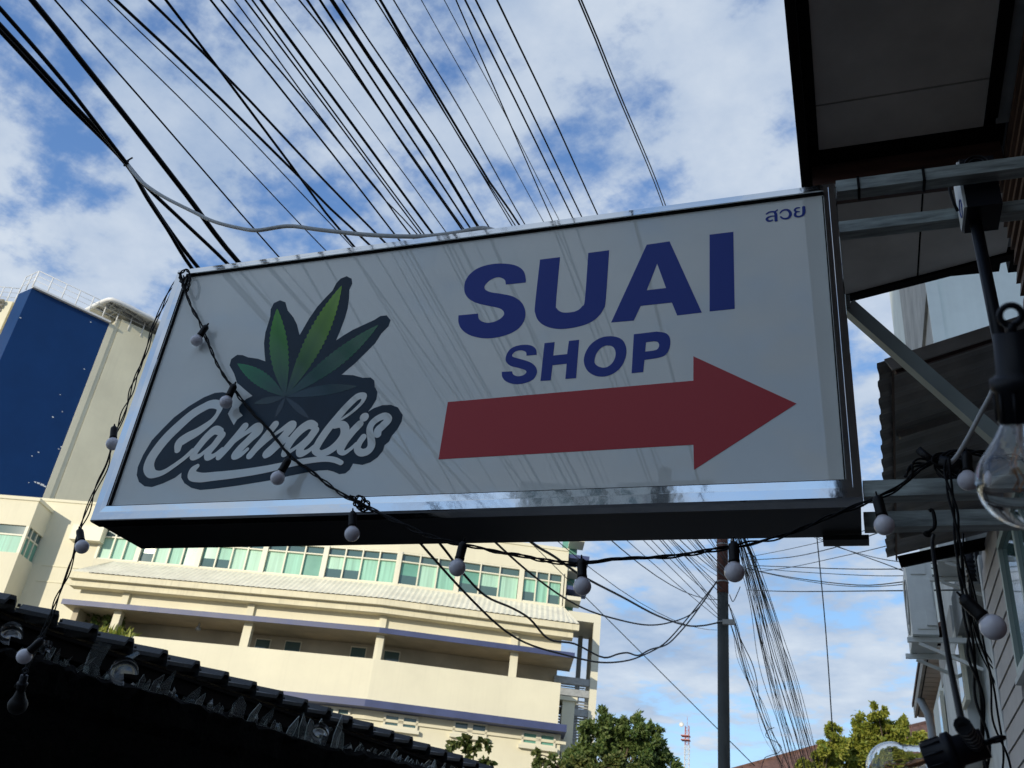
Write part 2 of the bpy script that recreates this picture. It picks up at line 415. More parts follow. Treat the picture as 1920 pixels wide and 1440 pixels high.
def rs(pts, k=4):     # round a traced outline, keeping listed corners (flag third value)
    n = len(pts); out = []
    for i in range(n):
        p1, p2 = pts[i], pts[(i+1) % n]
        p0 = pts[i-1] if len(p1) == 2 else p1; p3 = pts[(i+2) % n] if len(p2) == 2 else p2
        for j in range(k):
            t = j / k
            if len(p1) == 3 and len(p2) == 3: 
                if j: continue
            out.append(tuple(0.5*((2*p1[a])+(p2[a]-p0[a])*t+(2*p0[a]-5*p1[a]+4*p2[a]-p3[a])*t*t+(3*p1[a]-p0[a]-3*p2[a]+p3[a])*t**3) for a in (0, 1)))
    return out
S_ = [(445,455,1),(356,464,1),(350,442),(322,431),(287,443),(262,468),(264,487),(290,499),(335,506),(388,518),(425,543),(443,580),(440,622),(415,660),(370,687),(310,703),(250,705),(192,691),(157,665),(143,635),(143,603,1),(230,595,1),(234,617),(252,632),(285,636),(322,624),(346,603),(345,584),(325,570),(280,560),(222,546),(186,524),(170,495),(172,455),(192,420),(232,390),(290,373),(350,370),(405,380),(437,405),(446,440)]
U_ = [(510,352,1),(600,341,1),(582,545),(586,572),(606,588),(640,590),(676,582),(700,562),(712,530),(727,322,1),(821,310,1),(806,530),(795,575),(765,615),(720,642),(660,658),(600,664),(545,655),(507,632),(489,597),(488,550)]
A_ = [(830,635),(990,285),(1093,270),(1238,590),(1127,603),(1103,545),(963,560),(932,626)]
A_h = [(1037,370),(1077,480),(990,490)]
I_ = [(1273,240),(1380,227),(1386,573),(1273,585)]
s_ = [(495,780,1),(449,784,1),(446,768),(426,760),(400,765),(385,779),(389,790),(420,799),(464,813),(490,834),(496,860),(480,890),(440,908),(395,912),(357,900),(340,880),(338,857,1),(384,855,1),(390,869),(410,877),(435,872),(448,860),(443,849),(415,840),(376,829),(356,808),(360,778),(381,751),(420,737),(465,737),(491,754)]
H_ = [(530,728),(576,723),(569,784),(632,777),(640,718),(686,713),(672,885),(624,889),(630,820),(566,827),(558,895),(512,898)]
O_ = [(707,812),(715,770),(742,730),(786,703),(838,697),(880,713),(898,750),(895,792),(876,832),(844,862),(800,878),(755,873),(722,850)]
O_h = [(755,805),(764,774),(787,747),(815,738),(840,746),(850,770),(846,798),(829,824),(803,838),(776,834),(759,822)]
P_ = [(932,688,1),(1035,676,1),(1078,684),(1096,712),(1091,755),(1070,784),(1033,796,1),(980,803,1),(974,858,1),(922,863,1)]
P_h = [(987,724,1),(1022,719,1),(1040,723),(1046,740),(1037,756),(1017,762,1),(983,766,1)]
flat('letter', Z3(rs(S_)), M_blue); flat('letter', Z3(rs(U_)), M_blue); flat('letter', Z3(A_), M_blue, [Z3(A_h)]); flat('letter', Z3(I_), M_blue)
flat('letter', Z3(rs(s_)), M_blue); flat('letter', Z3(H_), M_blue); flat('letter', Z3(rs(O_)), M_blue, [Z3(rs(O_h))]); flat('letter', Z3(rs(P_)), M_blue, [Z3(rs(P_h))])
flat('arrow', Z3([(95,993),(1200,897),(1200,787),(1664,1000),(1203,1298),(1200,1185),(53,1251)]), M_redv, label='dark red arrow pointing right')

# ribbons of changing width with round ends
def ribbon(strokes, name, material, lift, scale, ox, oy, label=None):
    mb = MB()
    def disc(c, r, n=14):
        mb.add([c + Vector((r * math.cos(2*math.pi*i/n), 0, r * math.sin(2*math.pi*i/n))) for i in range(n)], [list(range(n))])
    unit = (sp(ox + 100, oy, lift) - sp(ox, oy, lift)).length / 100 / scale * 0.97
    for li, st in enumerate(strokes):
        pts = catmull([(p[0], p[1], p[2]) for p in st], 8) if len(st) > 1 else [Vector(st[0])]
        P = [(sp(ox + p.x / scale, oy + p.y / scale, lift + li * 0.00005 + q_ * 0.0000035), p.z * unit / 2) for q_, p in enumerate(pts)]
        if len(P) > 1:
            L, Rr = [], []
            for i in range(len(P)):
                d = (P[min(i+1, len(P)-1)][0] - P[max(i-1, 0)][0]).normalized(); nrm = Vector((-d.z, 0, d.x))
                L.append(P[i][0] + nrm * P[i][1]); Rr.append(P[i][0] - nrm * P[i][1])
            mb.add(L + Rr, [(i, i+1, len(L)+i+1, len(L)+i) for i in range(len(L)-1)])
        for q in (P[0], P[-1]): disc(q[0] - Vector((0, 0.000004, 0)), q[1])
    o = mb.build(name, material, PARENT[0])
    if label: o['label'] = label
    return o
# Thai word, top right
def ZT(l): return [tuple(p) for p in l]
thai = [
  [(300,545,60),(380,490,70),(480,470,70),(560,480,80),(600,540,100),(610,640,105),(610,755,105)],
  [(560,480,60),(620,440,60),(655,410,50)],
  [(560,610,45),(450,620,60),(350,660,80),(310,715,90),(350,765,80),(430,770,70),(490,745,60)],
  [(745,515,45),(800,450,60),(890,410,70),(1000,420,90),(1070,490,100),(1080,570,100),(1030,660,85),(930,695,75),(830,685,65),(765,635,60)],
  [(1380,340,50),(1290,350,65),(1230,400,75),(1235,440,75),(1290,465,65),(1370,470,50)],
  [(1290,465,65),(1240,530,80),(1245,600,85),(1320,630,75),(1430,610,70),(1500,560,90),(1520,480,105),(1515,320,105)]]
ribbon(thai, 'thai_lettering', M_blue, 0.0008, 17.4545, 1420, 370)

# leaf badge
Bz = lambda pts: zz(pts, 6.0, 420, 510)
Cz = lambda pts: zz(pts, 7.2, 250, 720)
Dz = lambda pts: zz(pts, 7.2, 500, 700)
back = (Cz([(1355,555),(1400,482),(1478,425),(1432,375),(1424,315),(1478,242),(1520,205),(1608,160),(1500,70),(1420,0)])
  + Bz([(150,1255),(112,1140),(62,1050),(80,980),(148,932),(210,935),(270,960),(380,975),(465,1005),(455,900),(450,800),(465,680),(500,570),(520,500),(525,420),(560,350),(630,318),(690,340),(715,430),(780,510),(820,590),(845,690),(852,708),(890,640),(960,520),(1050,390),(1150,280),(1220,210),(1260,130),(1310,75),(1380,47),(1435,75),(1442,130),(1410,200),(1405,300),(1390,410),(1360,520),(1310,650),(1260,770),(1350,710),(1450,650),(1600,580),(1690,540),(1760,495),(1830,488),(1873,540),(1850,610),(1770,690),(1700,800),(1600,900),(1480,1020),(1320,1155),(1450,1160),(1560,1190),(1650,1187),(1690,1220),(1695,1290)])
  + Dz([(1495,250),(1480,350),(1420,450),(1362,522),(1450,468),(1560,430),(1680,425),(1770,460),(1835,560),(1820,650),(1760,760),(1690,840),(1650,920),(1590,970),(1570,1040),(1500,1130),(1400,1200),(1290,1235),(1165,1217),(1120,1300),(1060,1350),(980,1360),(900,1325),(820,1305),(700,1310),(500,1345),(300,1385)])
  + Cz([(1830,1303),(1400,1372),(1100,1412),(900,1430),(780,1400),(690,1340),(645,1260),(650,1195),(560,1265),(400,1340),(250,1390),(150,1380),(75,1320),(45,1230),(60,1120),(130,960),(250,760),(400,600),(550,450),(750,300),(950,180),(1100,120),(1200,110),(1270,122),(1335,200),(1330,300),(1275,400),(1308,470)]))
flat('badge_backing', back, M_slate, lift=0.0006, label='dark slate badge outline')
def gradmat(name, c0, c1):
    m = bpy.data.materials.new(name); m.use_nodes = True; t = m.node_tree; p = t.nodes['Principled BSDF']
    a = t.nodes.new('ShaderNodeVertexColor'); a.layer_name = 'print'
    r = t.nodes.new('ShaderNodeValToRGB'); t.links.new(a.outputs[0], r.inputs[0])
    r.color_ramp.elements[0].color = (*c0, 1); r.color_ramp.elements[1].color = (*c1, 1)
    t.links.new(r.outputs[0], p.inputs['Base Color']); p.inputs['Roughness'].default_value = 0.1
    p.inputs['Specular IOR Level'].default_value = 0.4
    return m
def leaflet(base, tip, w, c0, c1, teeth, bend=0.0, k=14):
    b = Vector((*base, 0)); t = Vector((*tip, 0)); d = t - b; L = d.length; d.normalize(); nrm = Vector((-d.y, d.x, 0))
    mb = MB(); n = teeth; spine, left, right, ts = [], [], [], []
    def W(s): return w * (math.sin(math.pi * min(1, s ** 1.1)) ** 0.85) * (1.0 if s < 0.9 else 1.0) + 1.0 * (1 - s)
    for i in range(n * 2 + 1):
        s = i / (n * 2); c = b + d * L * s + nrm * bend * math.sin(math.pi * s)
        tooth = 1.0 if i % 2 else 0.86
        if s < 0.3: tooth = 0.95
        wd = max(0.0, W(s)) * tooth; back_ = 0 if i % 2 == 0 else 0
        spine.append(c); left.append(c + nrm * wd); right.append(c - nrm * wd); ts.append(s)
    V = []; colr = []
    for lst, dark in ((left, 0.0), (spine, -0.16), (right, -0.04)):
        for s, p in zip(ts, lst): V.append(sp(420 + p.x / 6, 510 + p.y / 6, 0.0012)); colr.append(min(1, max(0, s + dark * (0.3 + s))))
    m = len(ts)
    fs = [(i, i+1, m+i+1, m+i) for i in range(m-1)] + [(m+i, m+i+1, 2*m+i+1, 2*m+i) for i in range(m-1)]
    mb.add(V, fs)
    me = bpy.data.meshes.new('leaflet'); off = wloc(sign); me.from_pydata([tuple(v - off) for v in mb.v], [], mb.f)
    ca = me.color_attributes.new('print', 'FLOAT_COLOR', 'POINT')
    for i, c in enumerate(colr): ca.data[i].color = (c, c, c, 1)
    me.materials.append(gradmat('leaf_print', c0, c1))
    o = bpy.data.objects.new('leaflet', me); COL.objects.link(o); o.parent = sign
base = (690, 1405)
tealdk = (0.016, 0.060, 0.062)
leaflet(base, (597, 412), 112, tealdk, (0.12, 0.42, 0.05), 17, -22)
leaflet(base, (1325, 152), 112, tealdk, (0.20, 0.47, 0.025), 24, 10)
leaflet(base, (1738, 593), 92, tealdk, (0.02, 0.18, 0.085), 22, 16)
leaflet(base, (150, 1030), 92, tealdk, (0.012, 0.28, 0.10), 15, 10)
leaflet(base, (1500, 1285), 62, (0.014, 0.048, 0.068), (0.016, 0.060, 0.066), 12, -12)
leaflet(base, (335, 1478), 40, (0.014, 0.045, 0.066), (0.018, 0.060, 0.062), 9)
leaflet(base, (960, 1650), 38, (0.014, 0.045, 0.072), (0.014, 0.038, 0.066), 9)
leaflet(base, (575, 1640), 26, (0.014, 0.045, 0.072), (0.014, 0.038, 0.066), 9)
def D2C(l): return [(x + 1800, y - 144, w) for x, y, w in l]
script = [
  [(598,890,75),(620,800,110),(720,725,120),(850,655,105),(960,580,85),(1070,490,65),(1140,395,55),(1165,320,80),(1120,275,105),(1040,275,105),(950,315,105),(800,405,112),(620,560,122),(450,725,125),(320,885,125),(232,1025,125),(208,1130,130),(245,1205,112),(330,1215,75),(420,1185,62),(560,1095,55),(700,990,52),(800,900,60)],
  [(1170,640,90),(1110,622,105),(1015,690,95),(905,815,90),(825,925,90),(810,985,80),(880,975,55),(980,900,45),(1100,800,55),(1195,700,80)],
  [(1195,690,90),(1100,815,85),(1010,930,85),(1010,985,85),(1080,970,55),(1200,875,40)],
  [(1505,570,85),(1400,700,85),(1260,865,85),(1155,985,75)],
  [(1160,970,45),(1350,790,40),(1550,640,60),(1670,575,95),(1690,615,110),(1570,745,92),(1430,885,90),(1370,972,85),(1430,965,60),(1540,880,40)],
  [(1915,545,85),(1770,730,85),(1570,968,80)],
  D2C([(-230,1110,60),(0,910,40),(180,775,45),(330,690,90),(345,700,100),(240,840,92),(100,985,92),(-10,1098,85),(40,1090,55),(160,990,40),(290,880,40)]),
  D2C([(640,710,90),(585,690,105),(500,730,105),(375,850,95),(285,980,88),(240,1085,78)]),
  D2C([(240,1085,60),(320,1050,45),(430,975,40),(570,855,50),(655,775,75)]),
  D2C([(655,770,90),(560,900,88),(455,1015,88),(455,1080,85),(540,1060,55),(650,975,40)]),
  D2C([(920,670,22),(1050,595,30),(1190,490,36),(1300,370,45),(1310,305,70),(1240,310,80),(1110,420,82),(950,600,85),(800,790,90),(690,960,88),(660,1035,85),(705,1080,72),(800,1065,82),(930,980,88),(1040,840,92),(1055,740,95),(1015,690,82),(920,715,55)]),
  D2C([(1255,685,85),(1150,795,88),(1030,955,90),(1000,1040,82),(1040,1075,55),(1120,1030,42),(1210,950,40)]),
  D2C([(1318,592,100)]),
  D2C([(1500,825,75),(1505,770,88),(1570,705,86),(1640,620,84),(1600,578,80),(1510,605,78),(1420,680,75),(1390,760,72),(1408,870,76),(1412,980,84),(1360,1050,84),(1275,1070,82),(1225,1025,74),(1245,950,72),(1305,860,70)]),
  [(862,1110,55),(805,1165,90),(800,1235,112),(900,1262,108),(1100,1245,100),(1400,1212,92),(1800,1148,82),(2080,1086,72),(2350,1036,66),(2600,1011,62),(2720,1026,60),(2805,1064,52)]]
ribbon(script, 'script_lettering', M_acrylic, 0.0013, 7.2, 250, 720)

# ---- bracket tubes of the sign (square galvanised), brace
WX = 1.0          # face of the right-hand buildings
TS = 0.045
zt = 1.6 + (atY(1575, 333, YS).z - 1.6)
tubes = []
def tube_part(y, z, x0, x1):
    mb = MB().box((x0, y, z - TS), (x1, y + TS, z)); o = mb.build('bracket_tube', M_galv, sign); tubes.append((o, y, z)); return o
y1 = YS + 0.012; y2 = YS + 0.215
tf = tube_part(y1, zt, SX1 + 0.002, WX)
tube_part(y2, zt + 0.002, SX1 - 0.004, WX)
zb = atY(1630, 897, YS).z
bf = tube_part(y1, zb, SX1 + 0.002, WX)
tube_part(y2, zb - 0.002, SX1 + 0.002, WX)
def band(y, z, xpx, par):
    x = atY(xpx, 330, y).x
    mb = MB()
    mb.box((x - 0.004, y - 0.004, z - TS - 0.004), (x + 0.004, y, z + 0.004)); mb.box((x - 0.004, y - 0.004, z), (x + 0.004, y + TS + 0.004, z + 0.004))
    mb.box((x - 0.004, y - 0.004, z - TS - 0.004), (x + 0.004, y + TS + 0.004, z - TS))
    mb.build('cable_tie', M_cable, par)
band(y1, zt, 1608, tf); band(y1, zt, 1732, tf)
a = atY(1590, 575, YS + 0.30); b = atY(1885, 835, YS + 0.42)
MB().bar(a, b + (b - a) * 0.25, 0.043, 0.043, (0, 1, 0)).build('brace', M_brace, sign)
MB().box((SX1 - 0.004, YS + 0.275, a.z - 0.02), (SX1 + 0.02, YS + 0.325, a.z + 0.03)).build('brace_lug', M_galv, sign)
# a dry leaf lodged on the top corner of the frame
ml = MB(); c = atY(1545, 332, YS + 0.03)
lp = [(-0.085,0,-0.006),(-0.05,0.012,0.006),(0.0,0.016,0.012),(0.05,0.010,0.012),(0.075,0,0.004),(0.04,-0.014,0.002),(-0.02,-0.016,-0.004)]
ml.prism([Vector((c.x, c.y, SZ1 + 0.004)) + Vector(p) * 0.75 for p in lp], (0.002, 0.001, 0.004))
tag(ml.build('scrap', mat('dry_scrap', (0.16, 0.14, 0.11), 0.9)), 'dry grey-brown scrap lying on the top right corner of the sign', 'debris')
# ------------------------------------------------------------------ right-hand timber house with its eave
def xy_at_z(px, py, z): return atZ(px, py, z)
ZE = 5.6
house = thing('timber_house', 'dark timber house with boarded eave overhanging the sign at top right', 'house', (WX, 3.0, 0))
YB = -9.0; YH1 = 4.62
MB().box((WX + 0.03, YB, 0), (7.0, YH1 - 0.02, ZE + 0.1)).build('wall', M_brown, house)
# siding boards on the upper wall, overlapping
nb = 0; z = 4.72
proto = MB().hexa([Vector((WX + 0.012, YB, 0)), Vector((WX + 0.03, YB, 0)), Vector((WX + 0.03, YH1, 0)), Vector((WX + 0.012, YH1, 0)),
                   Vector((WX + 0.0, YB, 0.004)), Vector((WX + 0.03, YB, 0.004)), Vector((WX + 0.03, YH1, 0.004)), Vector((WX + 0.0, YH1, 0.004))])
def sboard(z, dy):
    mb = MB(); y1 = YH1 + dy
    mb.hexa([Vector((WX - 0.022, YB, z)), Vector((WX + 0.029, YB, z)), Vector((WX + 0.029, y1, z)), Vector((WX - 0.022, y1, z)),
             Vector((WX - 0.004, YB, z + 0.098)), Vector((WX + 0.029, YB, z + 0.098)), Vector((WX + 0.029, y1, z + 0.098)), Vector((WX - 0.004, y1, z + 0.098))])
    mb.build('siding_board', M_timber, house)
zz0 = 3.9
while zz0 < ZE - 0.08:
    sboard(zz0, random.uniform(-0.03, 0.05)); zz0 += 0.104
# eave: fascia, frame timbers and soffit boards
XE = -0.068
def dk(lo, hi, name='eave_timber', m=None): return MB().box(lo, hi).build(name, m or M_dark, house)
YE1 = 4.36
dk((XE, YB, ZE - 0.10), (XE + 0.035, YE1 + 0.05, ZE + 0.16), 'fascia')
dk((XE + 0.037, YB, ZE - 0.02), (XE + 0.095, YE1 - 0.23, ZE + 0.02))
dk((0.885, YB, ZE - 0.02), (0.945, YE1 - 0.23, ZE + 0.02))
def soff(x0, x1, y0, y1, z=ZE): MB().box((x0, y0, z), (x1, y1, z + 0.012)).build('soffit_panel', M_soffit, house)
yj = atZ(1535, 198, ZE).y; yk = atZ(1535, 283, ZE).y
ys = [YB, -6.6, -4.2, -1.8, 0.6, 2.2, yj, yk]
for y0, y1_ in zip(ys, ys[1:]): soff(XE + 0.097, 0.883, y0 + 0.006, y1_ - 0.006)
dk((XE + 0.04, yk + 0.002, ZE - 0.03), (WX - 0.03, yk + 0.09, ZE + 0.02))
MB().box((XE + 0.05, yk + 0.10, ZE - 0.16), (WX - 0.03, yk + 0.30, ZE - 0.005)).build('beam', M_brown, house)
MB().box((0.947, YB, ZE + 0.01), (WX + 0.02, yk, ZE + 0.03)).build('soffit_strip', M_greywall, house)
MB().box((XE + 0.04, YB, ZE + 0.03), (WX, 4.4, ZE + 0.05)).build('soffit_backing', M_dark, house)
MB().box((0.03, yk + 0.34, ZE + 0.03), (WX + 0.1, 5.60, ZE + 0.05)).build('soffit_backing', M_dark, house)
# second, end soffit beyond the beam
yn = yk + 0.32; yf1 = atZ(1590, 562, ZE).y; 
fr = atZ(1900, 482, ZE)
xs = [0.02, atZ(1728, 400, ZE).x, WX + 0.12]
for x0, x1 in zip(xs, xs[1:]):
    mb = MB(); f = lambda x: lerp(yf1, fr.y, (x - 0.15) / (fr.x - 0.15)) - 0.07
    mb.hexa([Vector((x0 + .006, yn, ZE)), Vector((x1 - .006, yn, ZE)), Vector((x1 - .006, f(x1), ZE)), Vector((x0 + .006, f(x0), ZE)),
             Vector((x0 + .006, yn, ZE + .012)), Vector((x1 - .006, yn, ZE + .012)), Vector((x1 - .006, f(x1), ZE + .012)), Vector((x0 + .006, f(x0), ZE + .012))])
    mb.build('soffit_panel', M_soffit, house)
f = lambda x: lerp(yf1, fr.y, (x - 0.15) / (fr.x - 0.15))
MB().bar((0.02, f(0.02) - 0.03, ZE + 0.01), (1.25, f(1.25) - 0.03, ZE + 0.01), 0.07, 0.06).build('eave_timber', M_dark, house)
MB().box((XE + 0.0, yn - 0.3, ZE - 0.02), (0.018, yf1 + 0.02, ZE + 0.10)).build('eave_timber', M_dark, house)
MB().prism([(XE - 0.02, YB, ZE + 0.17), (XE - 0.02, 5.85, ZE + 0.17), (4.0, 5.85, ZE + 2.4), (4.0, YB, ZE + 2.4)], (0, 0, 0.05)).build('roof', M_dark, house)
MB().box((1.15, YH1 - 0.02, ZE + 0.013), (3.0, 5.6, ZE + 0.15)).build('eave_timber', M_dark, house)

# ---- black speaker / junction box with its conduit
yb0 = YS + 0.075
bl = atY(1797, 340, yb0); br = atY(1872, 340, yb0); bb = atY(1800, 398, YS + 0.10).z - 0.005; btp = atY(1800, 268, YS + 0.2).z
dev = thing('junction_box', 'black square device box with ring shape between the sign brackets', 'device', (bl.x, yb0, bb))
MB().box((bl.x + 0.012, yb0, bb), (br.x, YS + 0.20, zt + 0.075)).build('casing', M_socket2, dev)
MB().box((bl.x + 0.004, yb0 + 0.004, bb + 0.004), (bl.x + 0.0118, YS + 0.196, zt + 0.07)).build('side_plate', M_ac, dev)
def ring(c, R, r, M, name, m, par, n=20):
    mb = MB(); pts = [M @ Vector((R * math.cos(2*math.pi*i/n), R * math.sin(2*math.pi*i/n), 0)) + c for i in range(n + 1)]
    mb.tube(pts, r, 6, cap=False); return mb.build(name, m, par)
My = Matrix.Rotation(R_(90), 3, 'X'); Mx = Matrix.Rotation(R_(90), 3, 'Y')
ring(Vector(((bl.x + br.x) / 2 + 0.005, yb0 - 0.002, zt + 0.045)), 0.034, 0.003, My, 'speaker_ring', M_socket, dev)
ring(Vector(((bl.x + br.x) / 2 + 0.005, yb0 - 0.002, zt + 0.045)), 0.022, 0.003, My, 'speaker_ring', M_socket, dev)
ring(Vector((bl.x + 0.003, yb0 + 0.055, zt - 0.075)), 0.022, 0.0018, Mx @ Matrix.Scale(1.4, 3, (1, 0, 0)), 'side_emblem', M_blue, dev)
MB().tube(catmull([Vector((bl.x - 0.002, YS + 0.16, bb + 0.06)), Vector((bl.x - 0.012, YS + 0.15, zt - 0.02)), Vector((bl.x - 0.012, YS + 0.14, zt + 0.06)), Vector((bl.x + 0.02, YS + 0.13, zt + 0.088)), Vector((bl.x + 0.05, YS + 0.13, zt + 0.086))]), 0.005).build('bracket_wire', M_cable, dev)
ct = atY(1822, 380, YS + 0.16)
cd = atY(1884, 690, YS + 0.16)
pipe = MB(); pipe.tube([ct + Vector((0, 0, 0.01)), ct + (cd - ct) * 0.1], 0.0205, 14).tube([ct + (cd - ct) * 0.1, cd + (cd - ct) * 0.4], 0.0175, 14)
tag(pipe.build('conduit', M_socket2), 'black vertical pipe running down from the device box beside the big bulb', 'pipe')

# ------------------------------------------------------------------ corrugated canopy
cn = [Vector((0.245, 4.53, 4.34)), Vector((1.0, 4.78, 4.70)), Vector((1.02, 7.42, 4.47)), Vector((0.35, 7.42, 4.34))]
cn[0] = atZ(1662, 682, 4.34); cn[3] = atZ(1673, 1046, 4.34)
can = thing('corrugated_canopy', 'dark brown corrugated metal canopy with wavy edge, right of the sign', 'canopy', cn[0])
tags_ = 30; m = MB(); NU = 60; NV = 2
n_ = (cn[1] - cn[0]).cross(cn[3] - cn[0]).normalized(); n_ = n_ if n_.z > 0 else -n_
overh = (cn[0] - cn[1]).normalized() * 0.045
rowsA, rowsB = [], []
for i in range(NU + 1):
    t = i / NU; ph = (i % 4); h = 0.018 if ph in (0, 1) else 0.0
    A = lerp(cn[0] + overh, cn[3] + overh, t) + n_ * h; B = lerp(cn[1], cn[2], t) + (cn[1] - cn[0]).normalized() * 0.3 + n_ * h
    rowsA.append(A); rowsB.append(B)
up = n_ * 0.003
m.add(rowsA + rowsB, [(i, i+1, NU+2+i, NU+1+i) for i in range(NU)])
m.add([p + up for p in rowsA] + [p + up for p in rowsB], [(i, NU+1+i, NU+2+i, i+1) for i in range(NU)])
m.build('corrugated_sheet', M_canopy, can)
d1 = (cn[1] - cn[0]); d1.normalize(); d2 = (cn[3] - cn[0]).normalized()
MB().quadthick(cn[0] - d2 * 0.02 - n_ * 0.055, cn[0] + d1 * 1.3 - d2 * 0.02 - n_ * 0.055, cn[0] + d1 * 1.3 - d2 * 0.005 - n_ * 0.055, cn[0] - d2 * 0.005 - n_ * 0.055, n_ * 0.075).build('edge_flashing', M_canopy, can)
MB().bar(cn[0] + d1 * 0.02 + d2 * 0.03 - n_ * 0.05, cn[0] + d1 * 1.0 + d2 * 0.03 - n_ * 0.05, 0.02, 0.02).build('rafter', M_brown, can)
MB().bar(cn[0] + d1 * 0.03 - n_ * 0.012, cn[3] + d1 * 0.03 + d2 * 0.04 - n_ * 0.012, 0.012, 0.018).build('edge_batten', M_timber, can)
for k in (0.28, 0.56, 0.84):
    MB().bar(lerp(cn[0], cn[3], k) + d1 * 0.05 - n_ * 0.03, lerp(cn[1], cn[2], k) - n_ * 0.03, 0.03, 0.04).build('rafter', M_canopy, can)
MB().bar(cn[3] + d1 * 0.03 - n_ * 0.05, cn[2] + d1 * 0.1 - n_ * 0.05, 0.03, 0.09).build('edge_flashing', M_dark, can)

# ------------------------------------------------------------------ grey board-clad house behind it
YC = 7.78
sh = thing('siding_house', 'low grey house clad in cement siding boards with a green framed window, at right edge', 'house', (WX, 6.0, 0))
MB().box((WX + 0.012, 4.7, 0), (7.0, YC, 4.44)).build('wall', M_siding, sh)
MB().box((WX - 0.012, YC - 0.10, 0), (WX + 0.011, YC, 4.44)).build('corner_trim', M_palehouse, sh)
wl0 = atX(1880, 1050, WX - .0); wy0, wy1 = 5.3, 6.62; wz0, wz1 = atX(1908, 1290, WX).z, 4.12
dz = 0.148
zz0 = 1.2
while zz0 < 4.3:
    spans = [(4.7, YC - 0.102)]
    if zz0 + dz > wz0 - 0.06 and zz0 < wz1 + 0.06: spans = [(wy1 + 0.06, YC - 0.102)]
    for ya, yb in spans:
        MB().hexa([Vector((WX - 0.011, ya, zz0)), Vector((WX + 0.0115, ya, zz0)), Vector((WX + 0.0115, yb, zz0)), Vector((WX - 0.011, yb, zz0)),
                   Vector((WX - 0.002, ya, zz0 + dz - 0.006)), Vector((WX + 0.0115, ya, zz0 + dz - 0.006)), Vector((WX + 0.0115, yb, zz0 + dz - 0.006)), Vector((WX - 0.002, yb, zz0 + dz - 0.006))]).build('siding_board', M_siding, sh)
    zz0 += dz
M_winf = mat('grey_green_aluminium', (0.42, 0.50, 0.46), 0.4)
wf = MB(); fw = 0.05
wf.box((WX - 0.03, wy0, wz0), (WX + 0.02, wy1, wz0 + fw)).box((WX - 0.03, wy0, wz1 - fw), (WX + 0.02, wy1, wz1))
wf.box((WX - 0.03, wy1 - fw, wz0 + fw), (WX + 0.02, wy1, wz1 - fw)).box((WX - 0.03, wy0, wz0 + fw), (WX + 0.02, wy0 + fw, wz1 - fw)).box((WX - 0.026, (wy0+wy1)/2 - 0.03, wz0 + fw), (WX + 0.016, (wy0+wy1)/2 + 0.03, wz1 - fw))
win = wf.build('window', M_winf, sh)
for ya, yb in ((wy0 + fw, (wy0+wy1)/2 - 0.03), ((wy0+wy1)/2 + 0.03, wy1 - fw)):
    MB().box((WX - 0.004, ya, wz0 + fw), (WX + 0.002, yb, wz1 - fw)).build('pane', M_panedk, win)
MB().box((WX - 0.04, wy0 - 0.05, wz0 - 0.035), (WX + 0.02, wy1 + 0.05, wz0 - 0.002)).build('sill', M_palehouse, win)

# ------------------------------------------------------------------ tall white building behind the canopy
wb = thing('white_building', 'tall weathered white concrete building seen between canopy and eave', 'building', (1.4, 12.4, 0))
cW = 1.49; yW = 12.4
MB().box((cW, yW, 0), (9, 20, 17)).build('wall', M_white, wb)
MB().box((cW - 0.06, yW - 0.06, 0), (cW + 0.10, yW + 0.001, 17)).build('corner_pilaster', M_white, wb)
MB().box((cW - 0.05, yW + 0.08, 10.35), (cW - 0.001, yW + 4.4, 17)).build('side_wall', M_greywall, wb)
MB().box((cW - 0.05, yW + 2.0, 0), (cW - 0.001, yW + 4.4, 10.349)).build('side_wall', M_greywall, wb)
MB().box((cW - 0.006, yW + 0.08, 0), (cW - 0.001, yW + 1.99, 10.349)).build('recess_panel', M_greywall, wb)

# ------------------------------------------------------------------ pale house further along with air conditioner
ph = thing('pale_house', 'narrow pale grey rendered house with concrete piers beyond the siding house', 'house', (1.2, 10, 0))
MB().box((1.18, YC + 0.01, 0), (7, 13.2, 6.2)).build('wall', M_palehouse, ph)
# projecting piers and stepped lintels
def blk(px0, px1, pyt, pyb, x, depth, name, m, par):
    y0 = atX(px1, (pyt + pyb) / 2, x).y; y1_ = atX(px0, (pyt + pyb) / 2, x).y
    zt_ = atX((px0 + px1) / 2, pyt, x).z; zb_ = atX((px0 + px1) / 2, pyb, x).z
    return MB().box((x, y0, max(0, zb_)), (x + depth, y1_, zt_)).build(name, m, par)
blk(1773, 1812, 1165, 1470, 1.02, 0.16, 'pier', M_palehouse, ph)
blk(1780, 1826, 1030, 1163, 1.0, 0.179, 'lintel', M_greywall, ph)
blk(1754, 1779, 1262, 1470, 1.05, 0.6, 'pier', M_white, ph)
blk(1757, 1790, 1165, 1260, 1.04, 0.55, 'lintel', M_greywall, ph)
for k, (px, pyt, pyb) in enumerate([(1802, 1175, 1345), (1768, 1275, 1440)]):
    y0 = atX(px, (pyt+pyb)/2, 1.0).y
    w = MB().box((0.99, y0 - 0.22, atX(px, pyb, 1.0).z), (1.03, y0 + 0.22, atX(px, pyt, 1.0).z)).build('window', M_frameW, ph)
    MB().box((0.986, y0 - 0.17, atX(px, pyb, 1.0).z + 0.05), (0.9895, y0 + 0.17, atX(px, pyt, 1.0).z - 0.05)).build('pane', M_panedk, w)

